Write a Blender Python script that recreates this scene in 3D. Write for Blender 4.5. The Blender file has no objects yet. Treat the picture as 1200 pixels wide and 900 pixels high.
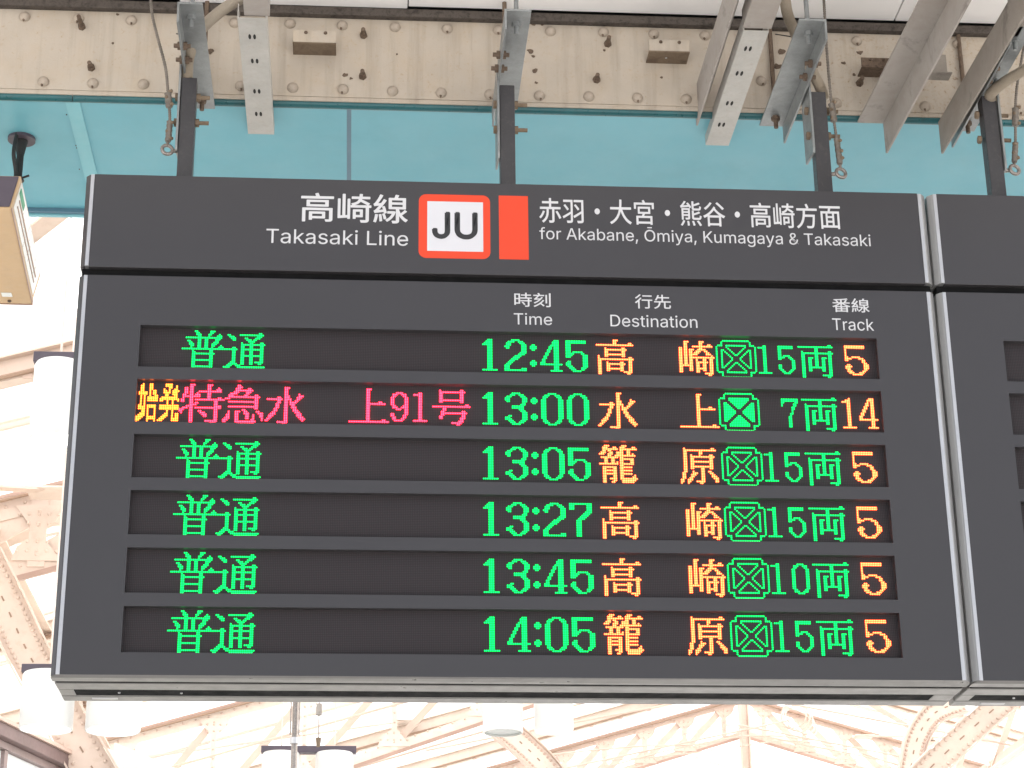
import bpy, math, random
from mathutils import Vector, Matrix
random.seed(7)
S = bpy.context.scene
COL = S.collection

# ------------------------------------------------------------------ camera
D = 0.004                      # one board unit (m)
F = 2444.67                    # focal length in pixels of a 1200 px wide picture
RX, RY, RZ = 0.380709, 0.011982, -0.077114
CAM = Vector((0.508239, -4.428195, 1.55))
ZB = 3.458137                  # height of the board's v = 0 line
def rot():
    cx, sx = math.cos(RX), math.sin(RX); cy, sy = math.cos(RY), math.sin(RY); cz, sz = math.cos(RZ), math.sin(RZ)
    Rz = Matrix(((cz, -sz, 0), (sz, cz, 0), (0, 0, 1)))
    Rx = Matrix(((1, 0, 0), (0, cx, -sx), (0, sx, cx)))
    Ry = Matrix(((cy, 0, sy), (0, 1, 0), (-sy, 0, cy)))
    return Rz @ Rx @ Ry
R = rot()
def ray(x, y): return R @ Vector(((x - 600) / F, 1, -(y - 450) / F))
def at(x, y, Y):               # point of the place seen at a picture point, at depth Y
    d = ray(x, y); return CAM + d * ((Y - CAM.y) / d.y)
def at_z(x, y, Z):
    d = ray(x, y); return CAM + d * ((Z - CAM.z) / d.z)
cam = bpy.data.cameras.new('camera'); co = bpy.data.objects.new('camera', cam); COL.objects.link(co)
c0, c1, c2 = R.col[0], R.col[1], R.col[2]
co.matrix_world = Matrix(((c0[0], c2[0], -c1[0], CAM.x), (c0[1], c2[1], -c1[1], CAM.y), (c0[2], c2[2], -c1[2], CAM.z), (0, 0, 0, 1)))
cam.sensor_width = 36; cam.lens = F / 1200 * 36; cam.clip_start = 0.1; cam.clip_end = 2000
S.camera = co

# ------------------------------------------------------------------ world, sun, exposure
SUN_EL, SUN_AZ = math.radians(60), math.radians(62)   # azimuth from +Y towards +X
w = bpy.data.worlds.new('World'); S.world = w; w.use_nodes = True
nt = w.node_tree; nt.nodes.clear()
sky = nt.nodes.new('ShaderNodeTexSky'); sky.sky_type = 'NISHITA'; sky.sun_disc = False
sky.sun_elevation = SUN_EL; sky.sun_rotation = SUN_AZ; sky.dust_density = 3.0; sky.ozone_density = 1.0
hs = nt.nodes.new('ShaderNodeHueSaturation'); hs.inputs['Saturation'].default_value = .35
bg = nt.nodes.new('ShaderNodeBackground'); bg.inputs[1].default_value = 0.14
out = nt.nodes.new('ShaderNodeOutputWorld')
nt.links.new(sky.outputs[0], hs.inputs['Color']); nt.links.new(hs.outputs[0], bg.inputs[0]); nt.links.new(bg.outputs[0], out.inputs[0])
sl = bpy.data.lights.new('sun', 'SUN'); sl.energy = 4.0; sl.angle = math.radians(0.53); sl.color = (1, .95, .88)
so = bpy.data.objects.new('sun', sl); COL.objects.link(so)
sd = Vector((math.sin(SUN_AZ) * math.cos(SUN_EL), math.cos(SUN_AZ) * math.cos(SUN_EL), math.sin(SUN_EL)))
so.rotation_euler = sd.to_track_quat('Z', 'Y').to_euler(); so.location = (0, 0, 30)
S.view_settings.view_transform = 'Standard'; S.view_settings.look = 'None'
S.view_settings.exposure = 1.15; S.view_settings.gamma = 1
S.render.engine = 'CYCLES'; S.cycles.max_bounces = 8; S.cycles.diffuse_bounces = 5

# ------------------------------------------------------------------ materials
M = {}
def mat(name, col, rough=.5, metal=0.0, emit=None, es=0.0, spec=.5):
    m = bpy.data.materials.new(name); m.use_nodes = True
    b = m.node_tree.nodes['Principled BSDF']
    b.inputs['Base Color'].default_value = (*col, 1); b.inputs['Roughness'].default_value = rough
    b.inputs['Metallic'].default_value = metal; b.inputs['Specular IOR Level'].default_value = spec
    if emit: b.inputs['Emission Color'].default_value = (*emit, 1); b.inputs['Emission Strength'].default_value = es
    M[name] = m; return m
def nodes(m): return m.node_tree.nodes, m.node_tree.links, m.node_tree.nodes['Principled BSDF']
def coord(n, l, scale=(1, 1, 1), kind='Object'):
    tc = n.new('ShaderNodeTexCoord'); mp = n.new('ShaderNodeMapping'); mp.inputs['Scale'].default_value = scale
    l.new(tc.outputs[kind], mp.inputs[0]); return mp.outputs[0]
def noise(n, l, vec, scale, detail=6, rough=.6, dist=0.0):
    t = n.new('ShaderNodeTexNoise'); t.inputs['Scale'].default_value = scale; t.inputs['Detail'].default_value = detail
    t.inputs['Roughness'].default_value = rough; t.inputs['Distortion'].default_value = dist
    l.new(vec, t.inputs['Vector']); return t.outputs['Fac']
def ramp(n, l, fac, stops, interp='LINEAR'):
    r = n.new('ShaderNodeValToRGB'); r.color_ramp.interpolation = interp
    e = r.color_ramp.elements
    while len(e) < len(stops): e.new(.5)
    for i, (p, c) in enumerate(stops): e[i].position = p; e[i].color = (*c, 1) if len(c) == 3 else c
    l.new(fac, r.inputs[0]); return r.outputs[0]
def mix(n, l, fac, a, b, mode='MIX'):
    x = n.new('ShaderNodeMix'); x.data_type = 'RGBA'; x.blend_type = mode
    for s, v in ((x.inputs[0], fac), (x.inputs[6], a), (x.inputs[7], b)):
        if isinstance(v, (int, float)): s.default_value = v
        elif isinstance(v, tuple): s.default_value = (*v, 1)
        else: l.new(v, s)
    return x.outputs[2]
def bump(n, l, b, h, strength=.3, dist=.002):
    u = n.new('ShaderNodeBump'); u.inputs['Strength'].default_value = strength; u.inputs['Distance'].default_value = dist
    l.new(h, u.inputs['Height']); l.new(u.outputs[0], b.inputs['Normal'])
W3 = ((0, (0, 0, 0)), (1, (1, 1, 1)))

def paint(name, col, var=.12, rough=.45, dirt=None, dirt_amt=.3, scale=3, metal=0.0, bmp=.15, bscale=400, spec=.5, rv=.2):
    m = mat(name, col, rough, metal, spec=spec); n, l, b = nodes(m)
    v = coord(n, l)
    a = noise(n, l, v, scale, 8)
    dark = tuple(c * (1 - var) for c in col); lite = tuple(min(1, c * (1 + var)) for c in col)
    base = ramp(n, l, a, ((.3, dark), (.7, lite)))
    if dirt:
        d = noise(n, l, v, scale * 6, 10, .7, .6)
        f = ramp(n, l, d, ((.52, (0, 0, 0)), (.72, (dirt_amt,) * 3)))
        base = mix(n, l, f, base, dirt)
    l.new(base, b.inputs['Base Color'])
    rr = ramp(n, l, noise(n, l, v, scale * 9, 5), ((.3, (rough * (1 - rv),) * 3), (.7, (min(1, rough * (1 + rv)),) * 3)))
    l.new(rr, b.inputs['Roughness'])
    bump(n, l, b, noise(n, l, v, bscale, 3), bmp, .001)
    return m
paint('board_paint', (.040, .0375, .041), .03, .3, (.07, .07, .07), .03, .8, bmp=.06, bscale=900, rv=.03)
paint('board_dark', (.008, .008, .0085), .1, .85, spec=.15)
paint('aluminium', (.52, .52, .54), .06, .38, (.3, .3, .3), .2, 8, metal=.75)
paint('trim_grey', (.155, .15, .145), .04, .34, (.1, .1, .1), .15, 3, metal=.2)
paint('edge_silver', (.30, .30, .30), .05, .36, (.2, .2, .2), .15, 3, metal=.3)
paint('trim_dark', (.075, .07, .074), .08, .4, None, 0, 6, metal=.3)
paint('post_paint', (.04, .038, .042), .12, .4, (.12, .11, .1), .3, 14)
paint('galvanised', (.25, .262, .265), .18, .45, (.2, .2, .19), .5, 22, metal=.45, bscale=220)
paint('galvanised_light', (.43, .415, .39), .1, .5, (.36, .3, .25), .5, 14, metal=.15, bscale=220)
paint('teal_paint', (.145, .41, .49), .07, .45, (.10, .27, .31), .14, .9, bmp=.12, bscale=150)
paint('teal_light', (.21, .50, .565), .04, .5)
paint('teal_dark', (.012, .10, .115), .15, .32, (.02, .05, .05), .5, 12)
paint('blue_trim', (.10, .2, .27), .1, .35)
paint('white_panel', (.86, .85, .85), .03, .45, (.6, .58, .55), .1, 1.5)
paint('slot_tone', (.3, .2, .14), .1, .6)
paint('rivet_paint', (.37, .315, .26), .15, .5, (.2, .13, .08), .5, 30)
paint('truss_edge', (.40, .27, .22), .12, .5, (.3, .2, .15), .4, 3.0)
paint('truss_paint', (.60, .455, .385), .12, .5, (.55, .36, .26), .3, 2.0, bscale=60)
paint('truss_far', (.60, .47, .40), .1, .5, (.45, .3, .2), .3, 2.0)
paint('truss_near', (.63, .51, .435), .1, .5, (.45, .3, .2), .3, 2.0, bscale=60)
paint('truss_cream', (.70, .60, .525), .1, .5, (.55, .36, .24), .3, 2.0, bscale=60)
paint('lamp_white', (.66, .66, .645), .02, .4)
paint('lamp_bracket', (.075, .06, .08), .1, .5)
paint('beige_box', (.60, .41, .23), .05, .5, (.4, .28, .2), .2, 4)
paint('box_edge', (.36, .23, .17), .1, .5)
paint('white_sheet', (.8, .82, .8), .03, .3)
paint('concrete', (.56, .55, .53), .12, .8, (.2, .2, .19), .4, 1.2, bscale=40)
paint('wall_cream', (.80, .78, .70), .04, .6)
paint('dark_beam', (.19, .13, .125), .1, .5)
paint('frame_brown', (.30, .23, .22), .1, .5)
paint('conduit', (.36, .31, .25), .08, .55, (.25, .2, .15), .3, 20)
paint('black_rubber', (.02, .02, .02), .2, .6)
paint('wire_rope', (.17, .15, .13), .3, .5, (.12, .07, .05), .6, 60, metal=.4)
paint('chrome_dirty', (.30, .27, .25), .2, .3, (.12, .08, .06), .6, 50, metal=.8)
mat('roof_dark', (.1, .1, .1), .8)
mat('letter_white', (.58, .58, .60), .45)
mat('letter_black', (.025, .025, .028), .45)
mat('emblem_white', (.60, .60, .64), .4)
mat('emblem_red', (.68, .05, .012), .4)
mat('sign_green', (.05, .35, .18), .5)
mat('hole_dark', (.012, .011, .010), .9)

# rusty metal
def rusty(name, a, b2, scale=30):
    m = mat(name, a, .8); n, l, b = nodes(m); v = coord(n, l)
    f = noise(n, l, v, scale, 9, .7, .4)
    l.new(ramp(n, l, f, ((.32, a), (.55, b2), (.75, tuple(c * .5 for c in a)))), b.inputs['Base Color'])
    bump(n, l, b, f, .5, .002); return m
rusty('rust', (.07, .045, .03), (.15, .105, .075), 60)
rusty('rust_brown', (.12, .082, .055), (.19, .14, .095), 30)
rusty('rust_strip', (.022, .016, .013), (.085, .07, .06), 55)
rusty('weathered_steel', (.235, .20, .175), (.28, .25, .22), 9)
rusty('angle_steel', (.29, .255, .23), (.34, .31, .285), 7)

# cream girder paint with flaking and rust
def girder():
    m = mat('girder_paint', (.62, .54, .45), .55); n, l, b = nodes(m); v = coord(n, l)
    big = noise(n, l, v, 2.2, 5); med = noise(n, l, v, 14, 8, .65, .3); fine = noise(n, l, v, 95, 10, .7, .5)
    base = ramp(n, l, big, ((.3, (.46, .40, .335)), (.7, (.51, .455, .39))))
    base = mix(n, l, ramp(n, l, med, ((.45, (0, 0, 0)), (.75, (.55,) * 3))), base, (.48, .385, .28))
    sep = n.new('ShaderNodeSeparateXYZ'); l.new(v, sep.inputs[0])
    # rust creeps in from the top and bottom edges of the web (object z in metres, web 4.235..4.49)
    ed = n.new('ShaderNodeMath'); ed.operation = 'SUBTRACT'; l.new(sep.outputs[2], ed.inputs[0]); ed.inputs[1].default_value = 4.362
    ab = n.new('ShaderNodeMath'); ab.operation = 'MAXIMUM'; l.new(ed.outputs[0], ab.inputs[0]); ab.inputs[1].default_value = 0
    er = n.new('ShaderNodeMapRange'); er.inputs[1].default_value = .112; er.inputs[2].default_value = .132; er.inputs[3].default_value = 0; er.inputs[4].default_value = .16
    l.new(ab.outputs[0], er.inputs[0])
    ad = n.new('ShaderNodeMath'); ad.operation = 'ADD'; l.new(fine, ad.inputs[0]); l.new(er.outputs[0], ad.inputs[1])
    # more wear to the right, where brackets were moved
    rx = n.new('ShaderNodeMapRange'); rx.inputs[1].default_value = 1.5; rx.inputs[2].default_value = 1.95; rx.inputs[3].default_value = 0; rx.inputs[4].default_value = .07
    l.new(sep.outputs[0], rx.inputs[0])
    ad2 = n.new('ShaderNodeMath'); ad2.operation = 'ADD'; l.new(ad.outputs[0], ad2.inputs[0]); l.new(rx.outputs[0], ad2.inputs[1])
    sp = ramp(n, l, ad2.outputs[0], ((.685, (0, 0, 0)), (.73, (.85,) * 3)))
    stain = ramp(n, l, ad2.outputs[0], ((.56, (0, 0, 0)), (.74, (.6,) * 3)))
    base = mix(n, l, stain, base, (.40, .28, .17))
    base = mix(n, l, sp, base, (.12, .07, .045))
    # grime running down the web in thin vertical streaks, and broad dull patches
    vs = coord(n, l, (26, 26, 1.6)); st = noise(n, l, vs, 1.0, 7, .65)
    base = mix(n, l, ramp(n, l, st, ((.5, (0, 0, 0)), (.78, (.6,) * 3))), base, (.27, .22, .17))
    base = mix(n, l, ramp(n, l, noise(n, l, v, 4.5, 6, .6), ((.45, (0, 0, 0)), (.75, (.45,) * 3))), base, (.33, .28, .23))
    l.new(base, b.inputs['Base Color']); bump(n, l, b, fine, .35, .0015)
girder()

# LED module face: dark resin with the unlit lens grid
def led_face():
    m = mat('led_face', (.10, .095, .1), .55, spec=.2); n, l, b = nodes(m)
    v = coord(n, l)
    sep = n.new('ShaderNodeSeparateXYZ'); l.new(v, sep.inputs[0])
    def fr(s, off):
        a = n.new('ShaderNodeMath'); a.operation = 'MULTIPLY_ADD'; l.new(s, a.inputs[0]); a.inputs[1].default_value = 1 / PITCH; a.inputs[2].default_value = off
        f = n.new('ShaderNodeMath'); f.operation = 'FRACT'; l.new(a.outputs[0], f.inputs[0])
        c = n.new('ShaderNodeMath'); c.operation = 'SUBTRACT'; l.new(f.outputs[0], c.inputs[0]); c.inputs[1].default_value = .5
        q = n.new('ShaderNodeMath'); q.operation = 'MULTIPLY'; l.new(c.outputs[0], q.inputs[0]); l.new(c.outputs[0], q.inputs[1]); return q.outputs[0]
    s = n.new('ShaderNodeMath'); s.operation = 'ADD'; l.new(fr(sep.outputs[0], .5), s.inputs[0]); l.new(fr(sep.outputs[2], .5), s.inputs[1])
    d = ramp(n, l, s.outputs[0], ((.10, (1, 1, 1)), (.14, (0, 0, 0))))
    grain = noise(n, l, v, 160, 2)
    lens = ramp(n, l, grain, ((.3, (.052, .036, .041)), (.7, (.036, .039, .042))))
    l.new(mix(n, l, d, (.024, .020, .022), lens), b.inputs['Base Color'])
PITCH = .99 * D
led_face()
def led(name, col, st):
    m = bpy.data.materials.new(name); m.use_nodes = True; n = m.node_tree.nodes; n.clear()
    e = n.new('ShaderNodeEmission'); e.inputs[0].default_value = (*col, 1); e.inputs[1].default_value = st
    o = n.new('ShaderNodeOutputMaterial'); m.node_tree.links.new(e.outputs[0], o.inputs[0]); M[name] = m
led('led_green', (.010, 1, .145), 1.6)
led('led_orange', (1, .125, .04), 5.2)
led('led_amber', (1, .16, .022), 5)
led('led_red', (1, .018, .038), 9)
led('led_green_rim', (.0, 1, .12), .22)  # rim colours: the halo of glow round lit dots, put in as emission
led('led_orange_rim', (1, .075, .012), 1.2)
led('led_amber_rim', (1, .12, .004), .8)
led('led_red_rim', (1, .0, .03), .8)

def translucent(name, col, t):
    m = bpy.data.materials.new(name); m.use_nodes = True; n = m.node_tree.nodes; n.clear(); l = m.node_tree.links
    d = n.new('ShaderNodeBsdfDiffuse'); d.inputs[0].default_value = (*col, 1)
    tr = n.new('ShaderNodeBsdfTranslucent'); tr.inputs[0].default_value = (*col, 1)
    x = n.new('ShaderNodeMixShader'); x.inputs[0].default_value = t
    o = n.new('ShaderNodeOutputMaterial'); l.new(d.outputs[0], x.inputs[1]); l.new(tr.outputs[0], x.inputs[2]); l.new(x.outputs[0], o.inputs[0]); M[name] = m
translucent('roof_sheet', (.97, .97, .96), .8)
translucent('lamp_lens', (.9, .92, .92), .3)
led('lamp_lit', (1, .98, .94), 1.6)
mat('window_glass', (.8, .84, .86), .08)
mat('grey_lens', (.30, .33, .33), .2)

# ------------------------------------------------------------------ mesh tools
class MB:
    def __init__(s): s.v = []; s.f = []
    def add(s, vs, fs):
        o = len(s.v); s.v += [tuple(v) for v in vs]; s.f += [tuple(i + o for i in f) for f in fs]; return s
    def box(s, x0, x1, y0, y1, z0, z1):
        v = [(x, y, z) for x in (x0, x1) for y in (y0, y1) for z in (z0, z1)]
        return s.add(v, [(0, 1, 3, 2), (4, 6, 7, 5), (0, 4, 5, 1), (2, 3, 7, 6), (0, 2, 6, 4), (1, 5, 7, 3)])
    def beam(s, a, b, w, h, up=(0, 0, 1)):       # w across, h along up
        a, b = Vector(a), Vector(b); d = (b - a).normalized(); u = Vector(up)
        side = d.cross(u).normalized(); u = side.cross(d).normalized()
        v = [p + side * sx * w / 2 + u * su * h / 2 for p in (a, b) for sx in (-1, 1) for su in (-1, 1)]
        return s.add(v, [(0, 1, 3, 2), (4, 6, 7, 5), (0, 4, 5, 1), (2, 3, 7, 6), (0, 2, 6, 4), (1, 5, 7, 3)])
    def cyl(s, a, b, r0, r1=None, n=16, caps=True):
        a, b = Vector(a), Vector(b); r1 = r0 if r1 is None else r1
        d = (b - a).normalized(); u = d.orthogonal().normalized(); t = d.cross(u)
        vs = []
        for p, r in ((a, r0), (b, r1)):
            vs += [p + (u * math.cos(k * 2 * math.pi / n) + t * math.sin(k * 2 * math.pi / n)) * r for k in range(n)]
        fs = [(k, (k + 1) % n, n + (k + 1) % n, n + k) for k in range(n)]
        if caps: fs += [tuple(range(n))[::-1], tuple(range(n, 2 * n))]
        return s.add(vs, fs)
    def rings(s, rings, cap=True):
        n = len(rings[0]); vs = [p for r in rings for p in r]; fs = []
        for i in range(len(rings) - 1):
            for k in range(n): fs.append((i * n + k, i * n + (k + 1) % n, (i + 1) * n + (k + 1) % n, (i + 1) * n + k))
        if cap: fs += [tuple(range(n))[::-1], tuple(range((len(rings) - 1) * n, len(rings) * n))]
        return s.add(vs, fs)
    def tube(s, pts, r, n=12, rib=0):
        P = [Vector(p) for p in pts]; rs = []; u = None
        for i, p in enumerate(P):
            d = (P[min(i + 1, len(P) - 1)] - P[max(i - 1, 0)]).normalized()
            u = (d.orthogonal() if u is None else u - d * u.dot(d)).normalized(); t = d.cross(u)
            rr = (r[i] if isinstance(r, (list, tuple)) else r) * (1 + (rib if i % 2 else -rib))
            rs.append([p + (u * math.cos(k * 2 * math.pi / n) + t * math.sin(k * 2 * math.pi / n)) * rr for k in range(n)])
        return s.rings(rs)
    def torus(s, c, nrm, R_, r, n=28, m=10):
        c = Vector(c); nrm = Vector(nrm).normalized(); u = nrm.orthogonal().normalized(); t = nrm.cross(u); vs = []
        for i in range(n):
            a = 2 * math.pi * i / n; d = u * math.cos(a) + t * math.sin(a)
            for k in range(m):
                q = 2 * math.pi * k / m; vs.append(c + d * (R_ + r * math.cos(q)) + nrm * r * math.sin(q))
        fs = [(i * m + k, ((i + 1) % n) * m + k, ((i + 1) % n) * m + (k + 1) % m, i * m + (k + 1) % m) for i in range(n) for k in range(m)]
        return s.add(vs, fs)
    def prism(s, poly, off):                     # polygon (3-D points) extruded by off
        off = Vector(off); n = len(poly); P = [Vector(p) for p in poly]
        return s.add(P + [p + off for p in P], [tuple(range(n)), tuple(range(n, 2 * n))[::-1]] + [(k, k + n, (k + 1) % n + n, (k + 1) % n) for k in range(n)])
    def dome(s, c, nrm, r, h, n=12, m=4):
        c = Vector(c); nrm = Vector(nrm).normalized(); u = nrm.orthogonal().normalized(); t = nrm.cross(u); rs = []
        for i in range(m):
            a = i / m * math.pi / 2; rs.append([c + nrm * h * math.sin(a) + (u * math.cos(k * 2 * math.pi / n) + t * math.sin(k * 2 * math.pi / n)) * r * math.cos(a) for k in range(n)])
        o = len(s.v); s.rings(rs, False); top = len(s.v); s.v.append(tuple(c + nrm * h)); b = o + (m - 1) * n
        s.f += [(b + k, b + (k + 1) % n, top) for k in range(n)]; return s
    def mesh(s, name, smooth=False):
        me = bpy.data.meshes.new(name); me.from_pydata(s.v, [], s.f); me.update()
        import bmesh
        bm = bmesh.new(); bm.from_mesh(me); bmesh.ops.recalc_face_normals(bm, faces=bm.faces); bm.to_mesh(me); bm.free()
        if smooth:
            for p in me.polygons: p.use_smooth = True
            me.set_sharp_from_angle(angle=math.radians(40))
        return me
    def build(s, name, m, parent=None, smooth=False, bevel=0, keep=False):
        me = s.mesh(name, smooth); me.materials.append(M[m])
        o = bpy.data.objects.new(name, me); COL.objects.link(o)
        if parent is not None: attach(o, parent)
        if bevel:
            b = o.modifiers.new('edge', 'BEVEL'); b.width = bevel; b.segments = 2; b.limit_method = 'ANGLE'; b.angle_limit = math.radians(50); b.harden_normals = False
        return o
def world_loc(o):
    return Vector(o.location)    # every parent inverse cancels the parent, so locations are world metres
def attach(o, parent):           # child meshes are written in world metres; keep them there
    o.parent = parent; o.matrix_parent_inverse = Matrix.Translation(-world_loc(parent))
def tag(o, label=None, cat=None, group=None, kind=None):
    if label: o['label'] = label
    if cat: o['category'] = cat
    if group: o['group'] = group
    if kind: o['kind'] = kind
    return o
def thing(name, loc, label, cat, group=None):
    o = bpy.data.objects.new(name, None); COL.objects.link(o); o.location = loc; o.empty_display_size = .05
    return tag(o, label, cat, group)
def copy_mesh(src_mesh, name, loc, parent, rotz=0):
    o = bpy.data.objects.new(name, src_mesh); COL.objects.link(o)
    o.parent = parent; o.matrix_parent_inverse = Matrix.Translation(-world_loc(parent)); o.location = loc
    if rotz: o.rotation_euler.z = rotz
    return o

# ------------------------------------------------------------------ ground and hall
MB().box(-300, 300, -300, 300, -.3, 0).build('platform_floor', 'concrete')
tag(bpy.data.objects['platform_floor'], kind='structure')
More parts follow.
